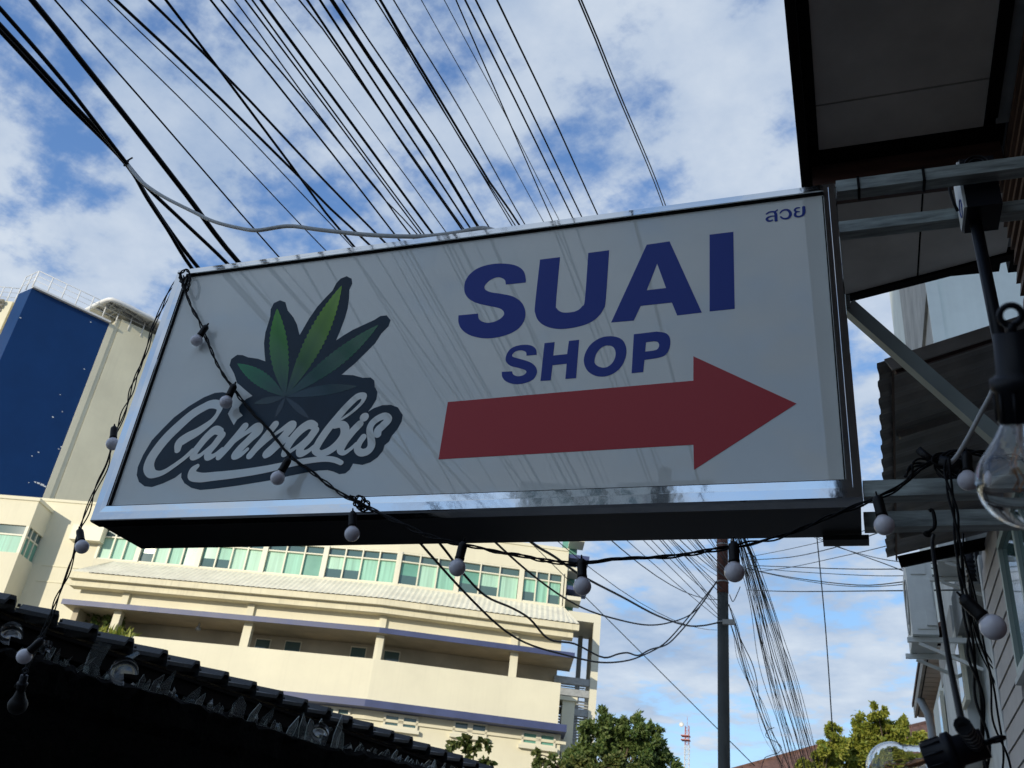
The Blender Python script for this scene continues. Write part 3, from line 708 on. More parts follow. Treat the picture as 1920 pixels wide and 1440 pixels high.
# condenser on wall brackets
ax0 = atX(1697, 1060, 0.58); YA = 9.7
xo0 = 0.575; xo1 = 0.81
za = 1.6 + math.tan(R_(15.9)) * YA * 1.01; zb_ = za + 0.78
ac = thing('air_conditioner', 'pale box air conditioner on wall brackets above the alley', 'air conditioner', (xo0, YA, za))
mb = MB().box((xo0, YA, za), (xo1, YA + 0.82, zb_)); mb.build('casing', M_ac, ac)
MB().box((xo0 + 0.05, YA - 0.012, za + 0.05), (xo1 - 0.02, YA - 0.001, za + 0.55)).build('end_panel', M_ac, ac)
MB().box((xo0 + 0.04, YA - 0.014, za + 0.60), (xo1 - 0.06, YA - 0.001, zb_ - 0.06)).build('end_panel', M_ac, ac)
MB().box((xo1 - 0.10, YA - 0.04, za + 0.08), (xo1 - 0.01, YA - 0.0125, za + 0.24)).build('valve_cover', M_ac, ac)
ring(Vector((xo0 - 0.003, YA + 0.36, za + 0.38)), 0.27, 0.008, Mx, 'fan_grille', M_greywall, ac)
ring(Vector((xo0 - 0.003, YA + 0.36, za + 0.38)), 0.17, 0.006, Mx, 'fan_grille', M_greywall, ac)
for yy in (YA + 0.10, YA + 0.70):
    MB().box((xo0 - 0.05, yy - 0.02, za - 0.05), (1.17, yy + 0.02, za - 0.004)).build('bracket', M_ac, ac)
    MB().bar((xo0 + 0.05, yy, za - 0.06), (1.16, yy, za - 0.30), 0.03, 0.03).build('bracket', M_ac, ac)
    MB().box((xo0 + 0.02, yy - 0.02, za - 0.004), (xo0 + 0.06, yy + 0.02, za - 0.0005)).build('foot', M_black, ac)
ac2 = copy_tree(ac); ac2.location = (xo0 + 0.16, YA - 1.75, za + 0.16)
ac2.scale = (0.9, 0.8, 0.75)
ac2['label'] = 'partly hidden grey air conditioner tucked under the canopy above the other one'
for o in (ac, ac2): o['group'] = 'air conditioners on the alley wall'

# ------------------------------------------------------------------ peach house with gutter eave
pe = thing('peach_house', 'peach walled house with boarded eave and gutter further down the alley', 'house', (1.3, 17, 0))
XG = 0.93
zg = 1.6 + (atX(1737, 1207, XG).z - 1.6)
MB().box((1.22, 13.25, 0), (7, 19.5, zg + 0.1)).build('wall', M_peach, pe)
ya, yb = 13.3, atX(1716, 1357, XG).y
nbd = 16
for i in range(nbd):
    y0 = lerp(ya, yb, i / nbd); y1_ = lerp(ya, yb, (i + 1) / nbd)
    MB().box((XG + 0.06, y0 + 0.015, zg), (1.24, y1_ - 0.015, zg + 0.02)).build('soffit_board', M_soffit, pe)
MB().box((XG + 0.04, ya, zg + 0.021), (1.3, yb + 0.02, zg + 0.05)).build('soffit_backing', M_dark, pe)
MB().box((XG, ya - 0.02, zg + 0.0), (XG + 0.04, yb + 0.05, zg + 0.16)).build('gutter', M_greywall, pe)
MB().prism([(XG - 0.02, ya, zg + 0.17), (XG - 0.02, yb + 0.06, zg + 0.17), (4, yb + 0.06, zg + 1.6), (4, ya, zg + 1.6)], (0, 0, 0.06)).build('roof', M_roofbrown, pe)
pt = atX(1740, 1310, 1.08); pb = atX(1752, 1450, 1.08)
MB().tube([Vector((XG + 0.03, pt.y, zg)), Vector((1.06, pt.y, zg - 0.25)), Vector((1.08, pt.y, zg - 0.45)), Vector((1.08, pt.y, 0.1))], 0.06, 10).build('downpipe', M_pipe, pe)
w = MB().box((1.19, 15.0, 3.4), (1.219, 15.9, 4.9)).build('window', M_frameW, pe)
MB().box((1.184, 15.08, 3.48), (1.1895, 15.82, 4.82)).build('pane', M_panedk, w)
# ------------------------------------------------------------------ utility pole
PX, PY = None, 19.0
pb_ = atY(1358, 1440, PY); ptp = atY(1354, 1010, PY)
PX = (pb_.x + ptp.x) / 2
pole = thing('utility_pole', 'concrete utility pole with brown upper half, beneath the sign', 'pole', (PX, PY, 0))
zsl = atY(1357, 1113, PY).z
def octa(r, z0, z1, name, m):
    pr = MB(); r0 = r * 1.06
    pr.lathe([(0, z0), (r0, z0), (r, z1), (0, z1)], 10, Matrix.Translation((PX, PY, 0)), smooth=True); return pr.build(name, m, pole)
octa(0.112, 0, zsl, 'shaft', M_pole); octa(0.112, zsl, 10.2, 'upper_shaft', M_polebrown)
rk = atY(1374, 1022, PY - 0.14)
MB().box((rk.x - 0.03, PY - 0.16, 8.3), (rk.x + 0.02, PY - 0.12, 9.6)).build('insulator_rack', M_steel, pole)
for i, zi in enumerate((8.45, 8.7, 8.95, 9.2, 9.45)):
    MB().lathe([(0, -0.05), (0.05, -0.05), (0.03, 0), (0.05, 0.05), (0, 0.05)], 8, Matrix.Translation((rk.x, PY - 0.22, zi))).build('insulator', M_greywall, pole)
for zi in (atY(1357, 1092, PY).z, atY(1357, 1168, PY).z, 8.9):
    ring(Vector((PX, PY, zi)), 0.118, 0.014, Matrix.Identity(3), 'steel_band', M_steel, pole)
MB().box((PX + 0.02, PY - 0.24, atY(1362, 1172, PY).z - 0.05), (PX + 0.26, PY - 0.17, atY(1362, 1172, PY).z + 0.05)).build('cable_clamp', M_greywall, pole)

# ------------------------------------------------------------------ overhead cables
def solve_wire(pix, Bp, zrange=(4.8, 8.5), cwant=0.0035, tail=None):
    A0, M0 = pix[0], pix[-1] if tail is None else pix[tail]
    best = None
    for i in range(75):
        z0 = lerp(zrange[0], zrange[1], i / 74)
        A = atZ(*A0, z0); d = Vector((Bp.x - A.x, Bp.y - A.y, 0)); sB = d.length; d.normalize()
        nrm = Vector((-d.y, d.x, 0))
        r = ray(*M0)
        if abs(r.dot(nrm)) < 1e-6: continue
        t = (A - CAM).dot(nrm) / r.dot(nrm)
        if t <= 0: continue
        Mp = CAM + r * t; sM = (Mp - A).dot(d)
        if sM < 0.3 or sM > sB: continue
        # quadratic through A, M, B
        zA, zM, zB = A.z, Mp.z, Bp.z
        c = ((zB - zA) / sB - (zM - zA) / sM) / (sB - sM); b = (zM - zA) / sM - c * sM
        e = abs(c - cwant)
        if best is None or e < best[0]: best = (e, A, d, nrm, sB, b, c)
    return best
def wire_points(pix, Bp, **k):
    e, A, d, nrm, sB, b, c = solve_wire(pix, Bp, **k)
    q = lambda s: A.z + b * s + c * s * s
    kn = []
    for p in pix:
        r = ray(*p); t = (A - CAM).dot(nrm) / r.dot(nrm); P = CAM + r * t; s = (P - A).dot(d); kn.append((s, P.z - q(s)))
    kn.sort()
    def res(s):
        if s <= kn[0][0] or s >= kn[-1][0]: return 0.0
        for (s0, r0), (s1, r1) in zip(kn, kn[1:]):
            if s0 <= s <= s1: 
                t = (s - s0) / max(1e-6, s1 - s0); t = t * t * (3 - 2 * t); return lerp(r0, r1, t)
        return 0.0
    ss = [-16, -12, -9, -6, -4, -2] + [i * 0.35 for i in range(0, 24)] + [8.4 + (sB - 8.4) * i / 8 for i in range(0, 9)] if sB > 9 else [sB * i / 20 for i in range(21)]
    cb_ = b; out = []
    for s in ss:
        z = q(s) + res(s) if s >= 0 else A.z + b * s + 0.5 * c * s * s
        out.append(Vector((A.x, A.y, 0)) + d * s + Vector((0, 0, z)))
    return out
ORD = ['first','second','third','fourth','fifth','sixth','seventh','eighth','ninth','tenth','eleventh','twelfth','thirteenth','fourteenth','fifteenth','sixteenth','seventeenth','eighteenth','nineteenth','twentieth','twenty-first','twenty-second','twenty-third','twenty-fourth','twenty-fifth','twenty-sixth','twenty-seventh','twenty-eighth','twenty-ninth','thirtieth']
thin = [  # pixels of each cable, width px
 ([(103,0),(310,237),(525,484)],3),([(152,0),(380,227),(614,473)],4),([(202,0),(425,215),(630,430),(662,465)],4.5),
 ([(217,0),(361,134),(578,348),(640,412),(695,460)],5),([(280,0),(419,137),(640,372),(725,458)],4.5),
 ([(311,0),(350,54),(437,162),(473,213),(571,343),(640,440),(664,462)],4.5),([(395,0),(640,310),(750,452)],3.5),
 ([(415,0),(592,213),(709,357),(771,443)],5),([(440,0),(596,213),(700,350),(785,442)],5),([(460,0),(600,186),(790,440)],3),
 ([(473,0),(600,175),(796,440)],3),([(489,0),(600,151),(669,244),(735,335),(811,438)],5),([(515,0),(600,111),(782,359),(835,434)],3.5),
 ([(561,0),(600,47),(757,270),(870,430)],6),([(576,0),(600,33),(702,190),(757,273),(866,430)],4),([(600,0),(800,303),(882,428)],4),
 ([(622,0),(811,284),(897,426)],6.5),([(642,0),(833,284),(917,426)],4.5),([(704,0),(793,142),(870,272),(965,421)],5.5),
 ([(713,0),(804,153),(921,346),(974,421)],4.5),([(720,14),(797,153),(870,270),(959,421)],2.5),([(738,0),(860,200),(983,419)],5),
 ([(790,0),(917,226),(1017,412)],3),([(833,0),(957,233),(1047,410)],3),([(855,0),(946,208),(1034,410)],2.2),
 ([(872,0),(972,200),(1072,405)],3),([(892,0),(990,197),(1088,401)],3),([(932,0),(1025,193),(1118,397)],3),
 ([(1085,0),(1162,188),(1240,377)],2.6),([(1090,0),(1167,188),(1245,377)],2.6)]
random.seed(11)
# where they meet the pole: spread over the upper shaft and rack
for i, (pix, w) in enumerate(thin):
    u = i / (len(thin) - 1)
    bqx = 1347 + u * 27 + random.uniform(-3, 3); bqy = 1180 - 175 * (u ** 0.7) + random.uniform(-12, 12)
    Bp = atY(bqx, bqy, PY - 0.15)
    P = wire_points(pix, Bp)
    rr = max(0.0032, w * 5.2 / F * 0.5)
    mb = MB().tube(P, rr, 6)
    nm = 'twelfth' 
    o = mb.build('overhead_cable', M_wiregreen if w < 2.4 else M_cable)
    th = 'thick' if w >= 5.5 else ('medium' if w >= 4 else 'thin')
    tag(o, '%s black overhead cable, %s from the left of the fan behind the sign' % (th, ORD[i]), 'cable', 'overhead cables fanning above the sign')
# heavy cables at far left, sagging below the sign and rising to the pole
heavy = [
 ([(0,46),(119,176),(238,307),(275,370),(314,430),(361,505)], [(785,1015),(880,1120),(940,1177),(985,1205),(1060,1228),(1126,1242),(1174,1239),(1200,1231),(1244,1208),(1273,1178),(1295,1152),(1341,1094)], 7, 'thick black cable at far left, lowest sagging loop under the sign'),
 ([(0,58),(119,187),(240,312),(280,375),(322,437),(374,505)], [(823,1017),(870,1077),(910,1117),(960,1140),(993,1160),(1027,1197),(1077,1207),(1133,1233),(1160,1226),(1177,1224),(1196,1229),(1219,1218),(1251,1208),(1276,1184),(1302,1152),(1343,1092)], 7.5, 'thick kinked black cable looping under the sign near the lowest loop'),
 ([(0,16),(119,153),(175,225),(238,307),(268,343),(345,417),(430,498)], [(927,1015),(1027,1100),(1093,1140),(1160,1162),(1216,1172),(1257,1167),(1295,1152),(1318,1130),(1343,1090)], 7, 'thick black cable splitting from the far left bundle towards the pole'),
 ([(60,0),(155,118),(250,237),(350,366),(450,495)], [(990,1012),(1040,1044),(1085,1076),(1168,1120),(1232,1154),(1289,1173),(1318,1173),(1348,1167)], 9.5, 'thickest straight black cable just right of the far left bundle'),
]
HW = []
for pix, low, w, lab in heavy:
    Bp = atY(*low[-1], PY - 0.14)
    sol = solve_wire(pix, Bp, zrange=(5.2, 6.6), cwant=0.012)
    e, A, d, nrm, sB, b, c = sol
    def onp(p):
        r = ray(*p); t = (A - CAM).dot(nrm) / r.dot(nrm); return CAM + r * t
    up_ = [onp(p) for p in pix]; lo_ = [onp(p) for p in low[:-1]] + [Bp]
    # keep distances along the span increasing
    allp = up_ + lo_; keep = [allp[0]]
    for q in allp[1:]:
        if (q - A).dot(d) > (keep[-1] - A).dot(d) + 0.02: keep.append(q)
    if (keep[-1] - Bp).length > 0.05: keep.append(Bp)
    tan0 = (keep[1] - keep[0]).normalized()
    pre = [keep[0] - d * s - Vector((0, 0, tan0.z / max(0.2, Vector((tan0.x, tan0.y)).length) * s * 0.6)) for s in (14, 9, 5, 2.2)]
    pts = catmull(pre + keep, 5)
    HW.append((keep, d))
    n_up = len(pix)
    o = MB().tube(pts, w * 5.6 / F * 0.5, 8).build('overhead_cable', M_cable)
    tag(o, lab, 'cable', 'heavy cables sagging behind the sign')
# tie at the junction of the bundle
kj = HW[0][0][2]
mb = MB(); mb.tube(catmull([kj + Vector((-0.012, 0, 0.022)), kj + Vector((0.014, -0.01, 0.012)), kj + Vector((0.012, -0.01, -0.016)), kj + Vector((-0.016, 0, -0.012)), kj + Vector((-0.006, 0, 0.022)), kj + Vector((0.035, -0.01, 0.03))], 4), 0.005)
tag(mb.build('tie_wire', M_cable), 'short black tie wire at the junction of the far left cables', 'tie')
# grey cable draped from the bundle to the back of the sign
gp = [(240,309),(262,337),(300,365),(360,396),(400,415),(450,428),(482,432),(540,424),(600,431),(700,441),(800,443),(860,436),(905,428),(950,440)]
st = kj.y - 0.05; pts = []
for i, p in enumerate(gp):
    y = lerp(st, YS + 0.24, i / (len(gp) - 1))
    pts.append(atY(*p, y))
tag(MB().tube(catmull(pts, 6), 0.0095, 8).build('grey_cable', M_cablegrey), 'thick pale grey cable draped from the black bundle to the top of the sign', 'cable')
# thin straight wire crossing behind the pole
a = atY(1000, 1022, 24); b = atY(1415, 1436, 26)
tag(MB().tube([a + (a - b) * 1.5, b], 0.012, 6).build('guy_wire', M_wiregreen), 'thin straight wire slanting down behind the utility pole', 'wire')
# loose drops from pole down to the next pole along the alley
random.seed(5)
ends = []
for i in range(36):
    u = i / 35
    s0 = (1368 + u * 26 + random.uniform(-4, 4), 996 + random.uniform(-6, 6))
    if i < 8: s0 = (1362 + random.uniform(0, 10), 1120 + random.uniform(0, 55))
    e0 = (1470 + u * 72 + random.uniform(-7, 7), 1452)
    y0, y1_ = PY - 0.1, 33 + random.uniform(-2, 2)
    pts = []; sj = random.uniform(-9, 9); ph_ = random.uniform(0, 6); am = random.uniform(1.0, 6.0) if i % 3 == 0 else random.uniform(0, 1.5)
    for k in range(15):
        t = k / 14; sag = math.sin(math.pi * t) * (4 - 26 * (1 - u)) + sj * math.sin(math.pi * t)
        px = lerp(s0[0], e0[0], t ** 0.88) + sag * 0.55 + am * math.sin(ph_ + t * 11) * min(1, t * 4); py = lerp(s0[1], e0[1], t)
        pts.append(atY(px, py, lerp(y0, y1_, t ** 1.25)))
    o = MB().tube(catmull(pts, 4), random.choice((0.005, 0.006, 0.008, 0.011)), 5).build('telecom_cable', M_wiregreen if i % 3 == 2 else M_cable)
    tag(o, 'thin dark telecom cable drooping from the pole in the bundle at lower right', 'cable', 'telecom cables drooping right of the pole')
# loose curls in that bundle
cur = [([(1452,1364),(1440,1369),(1436,1380),(1446,1387),(1458,1393),(1465,1402),(1460,1411),(1445,1416),(1434,1421),(1431,1430)], 26, 'loose S-shaped curl of wire hanging left of the telecom bundle'),
       ([(1402,1050),(1400,1040),(1406,1037),(1414,1043),(1418,1055),(1414,1066),(1405,1068)], 19, 'small loop of wire beside the pole above the telecom bundle'),
       ([(1368,1115),(1374,1128),(1383,1112),(1388,1100)], 19, 'short kinked tail of wire right of the pole')]
for pts, y, lab in cur:
    tag(MB().tube(catmull([atY(*p, y) for p in pts], 6), 0.009, 5).build('wire_curl', M_cable), lab, 'wire')
# lines from the pole across to the houses on the right
side = [
 [(1395,1046),(1480,1029.5),(1585,1005),(1650,985),(1770,940)], [(1402,1050),(1480,1045),(1560,1028),(1646,999),(1740,960)],
 [(1405,1074),(1480,1064),(1570,1045),(1665,1023),(1770,990)], [(1500,990),(1560,1020),(1659,1057),(1713,1076),(1790,1083)],
 [(1480,985),(1550,1018),(1608,1037),(1684,1053),(1815,1057)], [(1400,1060),(1480,1063),(1600,1067),(1735,1066),(1825,1060)],
 [(1402,1063),(1480,1071),(1624,1079),(1720,1079),(1822,1074)], [(1400,1066),(1480,1082),(1608,1097),(1704,1090),(1818,1080)],
 [(1398,1066),(1480,1084),(1576,1098),(1672,1098),(1822,1074)], [(1400,1106),(1480,1109),(1640,1108),(1822,1106)]]
for i, p in enumerate(side):
    pts = [atY(*q, lerp(PY, 8.6, j / (len(p) - 1))) for j, q in enumerate(p)]
    for q in pts: q.x = min(q.x, 1.12)
    o = MB().tube(catmull(pts, 5), 0.0075 if i % 2 else 0.0055, 5).build('service_wire', M_wiregreen)
    tag(o, ('topmost', 'second', 'third', 'steepest down-slanting', 'gently down-slanting', 'faint level', 'fine nearly level', 'sagging', 'lower sagging', 'lowest, level')[i] + ' service wire strung across the sky from the pole to the right-hand houses', 'wire', 'service wires running right from the pole')
a = atY(1531, 1000, 15); b = atY(1561, 1372, 15)
tag(MB().tube(catmull([a, lerp(a, b, .5) + Vector((0.02, 0, 0)), b], 4), 0.009, 5).build('hanging_wire', M_wiregreen), 'lone thin wire hanging straight down in front of the sky right of the pole', 'wire')
# clutter of line hardware on the house corner where those service wires end
cr_ = thing('cable_rack', 'black cable rack with spool insulators on the corner of the siding house', 'bracket', (0.985, 7.95, 0))
yA, zA0, zA1 = 7.95, atX(1822, 1130, 0.985).z, atX(1822, 1035, 0.985).z
MB().box((1.0, yA - 0.02, zA0), (1.03, yA + 0.02, zA1)).build('rail', M_socket, cr_)
for k_ in range(5):
    zk = lerp(zA0 + .06, zA1 - .06, k_ / 4)
    MB().lathe([(0, -.045), (.04, -.045), (.022, 0), (.04, .045), (0, .045)], 10, Matrix.Translation((0.955, yA, zk))).build('insulator', M_socket2, cr_)
    MB().bar((0.955, yA, zk - .055), (1.0, yA, zk - .055), .02, .012).build('clevis', M_steel, cr_)
random.seed(17)
for k_ in range(5):
    p0 = Vector((0.95, yA - .01, lerp(zA0, zA1, random.random()))); p1 = Vector((1.10 + .05 * k_, yA + .3 + .2 * k_, p0.z - random.uniform(.3, 1.2)))
    tag(MB().tube(catmull([p0, lerp(p0, p1, .35) + Vector((-.08, -.05, -.22)), lerp(p0, p1, .7) + Vector((-.03, 0, -.12)), p1], 6), .006, 5).build('loose_wire', M_cable), ('uppermost', 'upper', 'middle', 'lower', 'lowest')[k_] + ' loose black wire looping from the rack on the siding house corner', 'wire', 'loose wires at the house corner')
# ------------------------------------------------------------------ string lights
def twisted(pts, name, label, strands=3, r=0.0032, R=0.0045, pitch=0.09, k=6, mat_=None, wob=0.0, cat='cable'):
    P = catmull(pts, k); mb = MB(); L = [0]
    for a, b in zip(P, P[1:]): L.append(L[-1] + (b - a).length)
    for s in range(strands):
        out = []; ph0 = random.uniform(0, 6)
        for i, p in enumerate(P):
            t = (P[min(i+1, len(P)-1)] - P[max(i-1, 0)]).normalized(); x = t.cross(Vector((0, 1, 0)))
            x = x.normalized() if x.length > 1e-4 else Vector((1, 0, 0)); y = x.cross(t)
            a = 2 * math.pi * (s / strands + L[i] / pitch) + 0.8 * math.sin(L[i] * 9 + s)
            rr = R * (1 + wob * math.sin(L[i] * 14 + ph0))
            out.append(p + x * rr * math.cos(a) + y * rr * math.sin(a))
        mb.tube(out, r, 6)
    return tag(mb.build(name, mat_ or M_cable), label, cat)
def pxl(l, y): return [atY(p[0], p[1], p[2] if len(p) > 2 else y) for p in l]
yL = YS - 0.012
twisted(pxl([(338,512),(352,560),(378,612),(402,672),(432,722),(455,752),(500,802),(540,850),(590,890),(640,925),(680,946),(740,976,YS-.03),(800,1003,YS-.05),(845,1018,YS-.06),(890,1025,YS-.06),(960,1040,YS-.07),(1040,1053,YS-.08),(1090,1056,YS-.08),(1170,1048,YS-.08),(1260,1042,YS-.08),(1350,1030,YS-.08),(1400,1020,YS-.07),(1470,1004,YS-.06),(1540,976,YS-.05),(1600,951,YS-.04),(1640,936,YS-.04),(1680,916,YS-.05),(1722,882,YS-.06),(1762,862,YS-.07)], yL),
        'light_string_cable', 'twisted black light string cable running diagonally across the sign and along its lower edge', 3, 0.0025, 0.0038, 0.17, 7, wob=0.5, cat='light string')
twisted(pxl([(342,508),(310,560),(288,606),(276,650),(262,690),(250,724),(238,760),(226,790),(213,822),(200,870),(185,905),(165,955),(150,990),(141,1030),(128,1068),(108,1122),(90,1172),(70,1215),(48,1260),(30,1290)], YS + 0.055),
        'light_string_cable', 'loose black light string cable hanging down along the left end of the sign', 3, 0.0022, 0.0055, 0.30, 6, wob=0.7, cat='light string')
twisted(pxl([(338,514),(348,505),(356,520),(350,545),(340,530),(336,512)], YS - 0.02), 'wire_knot', 'knot of black wire looped over the top left corner of the sign', 2, 0.003, 0.004, 0.05, cat='wire')
twisted(pxl([(655,930),(668,936),(676,950),(684,938),(672,930),(664,944),(678,956)], YS - 0.02), 'wire_knot', 'small tangle of black wire on the lower chrome rail of the sign', 2, 0.0024, 0.003, 0.05, cat='wire')
yK = YS - 0.09
twisted(pxl([(1700,895),(1712,872),(1745,866),(1775,858),(1800,862),(1812,878),(1795,892),(1765,885),(1750,868),(1780,850),(1830,848),(1880,858),(1930,868)], yK), 'wire_knot', 'tangled knot of black cords on the lower bracket right of the sign', 3, 0.003, 0.007, 0.12, wob=0.5, cat='wire')
MBk = MB(); MBk.tube(pxl([(1722,843),(1736,855),(1752,866)], yK), 0.010, 8); MBk.tube(pxl([(1760,866),(1786,872),(1802,880)], yK), 0.018, 8)
tag(MBk.build('plug', M_socket), 'black plug and joint sleeve sticking out of the cord knot right of the sign', 'plug')
twisted(pxl([(1778,862),(1775,885),(1780,925),(1788,962),(1792,1000),(1800,1060),(1810,1120),(1818,1180),(1824,1240),(1835,1300),(1842,1350),(1847,1400),(1850,1460)], YS - 0.14), 'cord_bundle', 'bundle of black cords hanging from the knot past the lower bracket', 3, 0.0030, 0.0062, 0.25, 6, wob=0.4)
twisted(pxl([(1800,1000),(1812,1090),(1836,1190),(1855,1260),(1868,1340),(1880,1410),(1886,1460)], YS + 0.6), 'cord_bundle', 'thin black cords hanging in front of the grey siding, right of the cord bundle', 2, 0.003, 0.010, 0.5, 6, wob=0.6)
cw = pxl([(1742,958),(1747,956),(1752,970),(1752,988),(1744,996),(1734,1000),(1738,1004),(1746,1002),(1748,1020),(1757,1090),(1769,1170),(1780,1240),(1792,1300),(1805,1362)], YS - 0.03)
for i, p in enumerate(cw[7:]): 
    t = i / 6; cw[7 + i] = atY([1746,1748,1757,1769,1780,1792,1805][i] if i < 7 else 0, [1003,1020,1090,1170,1240,1300,1362][i], lerp(YS - 0.03, 1.27, t))
tag(MB().tube(catmull(cw, 6), 0.0046, 8).build('socket_lead', M_cable), 'single black lead hooked over the lower bracket tube, leading to the sideways clear bulb', 'cable')
tag(MB().tube(catmull(pxl([(1868,712),(1856,742),(1840,772),(1815,820),(1792,858),(1782,868)], yK - 0.05), 6), 0.0055, 8).build('grey_lead', M_cablegrey), 'grey lead slanting from the big bulb down to the cord knot', 'cable')

# milky globe bulbs in black sockets: one pattern, copied
def bulb_proto():
    r = thing('globe_bulb', 'x', 'light bulb')
    s = MB().lathe([(0, 0.004), (0.0075, 0.004), (0.0095, 0.0), (0.0125, -0.002), (0.0135, -0.012), (0.0132, -0.040), (0.0142, -0.043), (0.0142, -0.0495), (0.012, -0.050), (0, -0.050)], 16).build('socket', M_socket, r, keep=True)
    MB().tube([(0.002, 0, 0.002), (0.003, 0, 0.008), (0.001, 0, 0.016)], 0.002).tube([(-0.002, 0, 0.002), (-0.003, 0, 0.008), (0, 0, 0.016)], 0.002).build('lead', M_cable, r, keep=True)
    pr = [(0.0115, -0.0495), (0.0135, -0.053)]
    R0 = 0.0247; zc_ = -0.074
    for i in range(15):
        a = R_(58) - i * (R_(58) + R_(90)) / 14; pr.append((max(0.0, R0 * math.cos(a)), zc_ + R0 * math.sin(a)))
    MB().lathe(pr, 24).build('globe', M_bulb, r, keep=True)
    return r
bp = bulb_proto(); GB = 'milky globe bulbs of the light string'
def place(o, top, ctr):
    d = (ctr - top).normalized(); o.rotation_mode = 'QUATERNION'
    o.rotation_quaternion = (-d).to_track_quat('Z', 'Y'); o.location = ctr - d * 0.074
bl_ = [
 ((380,622),(366,642),YS-.015,.93,'milky globe bulb lying on the white of the sign below its top left corner'),
 ((432,737),(422,757),YS-.03,.96,'milky globe bulb hanging over the start of the script lettering, above the peeling notch'),
 ((537,868),(519,899),YS-.04,.98,'milky globe bulb hanging below the script lettering on the sign face'),
 ((661,975),(660,1004),YS-.03,.98,'milky globe bulb hanging against the black underside, left half of the sign'),
 ((865,1034),(857,1066),YS-.06,1.02,'milky globe bulb in front of the green windows of the cream building'),
 ((1091,1062),(1092,1102),YS-.08,1.0,'milky globe bulb hanging at the right end of the cream building'),
 ((1376,1030),(1377,1072),YS-.08,1.07,'milky globe bulb hanging in front of the top of the utility pole'),
 ((1648,945),(1658,985),YS-.06,1.05,'milky globe bulb at the lower right corner of the sign'),
 ((1813,868),(1815,903),YS-.10,1.02,'milky globe bulb in front of the lower bracket tube, left of the big clear bulb'),
 ((1828,1143),(1862,1176),YS-.36,1.05,'milky globe bulb on slanting socket in front of the grey siding house'),
 ((213,815),(211,834),YS+.02,1.0,'milky globe bulb against the left chrome rail of the sign'),
 ((150,999),(154,1027),YS+.04,1.0,'milky globe bulb hanging in front of the cream wall, left of the sign corner'),
 ((66,1212),(43,1233),YS-.1,0.98,'milky globe bulb hanging in front of the glass topped black wall')]
for i, (tp, c, y, sc, lab) in enumerate(bl_):
    o = bp if i == 0 else copy_tree(bp)
    place(o, atY(*tp, y), atY(*c, y)); o.scale = (sc * .95,) * 3
    o['label'] = lab; o['group'] = GB
# clear glass pear bulbs
def pear(name, label, ctr, axis, R, sock_len, sock_r, hook_r, neck=1.75):
    hook_r = hook_r or 0.008
    """axis: unit vector from globe towards socket; ctr: globe centre"""
    r = thing(name, label, 'light bulb', ctr)
    q = axis.to_track_quat('Z', 'Y').to_matrix().to_4x4()
    pr, pin = [], []
    prof = []
    for i in range(17):
        a = -R_(90) + i * R_(132) / 16; prof.append((max(0, R * math.cos(a)), R * math.sin(a)))
    for t in (0.2, 0.4, 0.6, 0.8, 1.0):
        r0, z0 = R * math.cos(R_(42)), R * math.sin(R_(42)); zt2 = R * neck; rt = sock_r * 0.80
        tt = t * t * (3 - 2 * t); prof.append((lerp(r0, rt, 0.62 * t + 0.38 * math.sqrt(tt)), lerp(z0, zt2, t)))
    inner = [(max(0, rr - 0.0009), z * 0.975 if z < 0 else z) for rr, z in prof]
    MB().lathe(prof + inner[::-1], 40, q).build('glass_envelope', M_glass, r, keep=True)
    z0 = R * neck - 0.004; sl = sock_len
    sp_ = [(0, z0), (sock_r, z0), (sock_r * 1.02, z0 + sl * 0.35), (sock_r * 1.18, z0 + sl * 0.38), (sock_r * 1.18, z0 + sl * 0.50), (sock_r * 1.0, z0 + sl * 0.52), (sock_r * 0.86, z0 + sl * 0.56), (sock_r * 0.84, z0 + sl), (0, z0 + sl)]
    so = MB().lathe(sp_, 20, q); 
    for k in range(10):   # grip ribs
        a = 2 * math.pi * k / 10; c0 = Vector((sock_r * math.cos(a), sock_r * math.sin(a), z0 + sl * 0.03)); c1 = Vector((c0.x * 1.02, c0.y * 1.02, z0 + sl * 0.34))
        so.tube([q @ c0, q @ c1], sock_r * 0.07, 5)
    so.build('socket', M_socket2, r, keep=True)
    hk = MB(); hc = Vector((0, 0, z0 + sl + 0.006 + hook_r)); 
    pts = [q @ (hc + Vector((hook_r * math.cos(t), 0, hook_r * math.sin(t)))) for t in [R_(-80) + R_(340) * i / 20 for i in range(21)]]
    hk.tube([q @ Vector((0, 0, z0 + sl - 0.002)), q @ Vector((0, 0, z0 + sl + 0.008))], 0.004, 8); hk.tube(pts, 0.0028, 6); hk.build('hook', M_socket2, r, keep=True)
    gs = MB().lathe([(0.0055, R * neck), (0.0045, R * 1.1), (0.006, R * 0.9), (0.003, R * 0.55), (0.0, R * 0.5)], 12, q); gs.build('stem', M_glass, r, keep=True)
    fl_ = MB(); n = 26
    pts = [q @ Vector((0.012 * math.cos(3.6 * math.pi * i / n) * (1 if i % 2 else .6), 0.012 * math.sin(3.6 * math.pi * i / n), R * lerp(0.75, -0.25, abs(math.sin(math.pi * i / 8))))) for i in range(n)]
    fl_.tube(pts, 0.0007, 5); fl_.build('filament', M_copper, r, keep=True)
    return r, q, z0 + sl
def ax(p0, p1, d0, d1): return (at_depth(*p1, d1) - at_depth(*p0, d0)).normalized()
D1 = 0.80
c1 = at_depth(1927, 903, D1)
pear('clear_bulb', 'big out of focus clear glass bulb in navy socket at right edge', c1, ax((1927,903),(1900,640), D1, D1), 0.0405, 0.078, 0.0185, 0.0085, 1.36)
D2 = 1.33
c2 = at_depth(1676, 1443, D2)
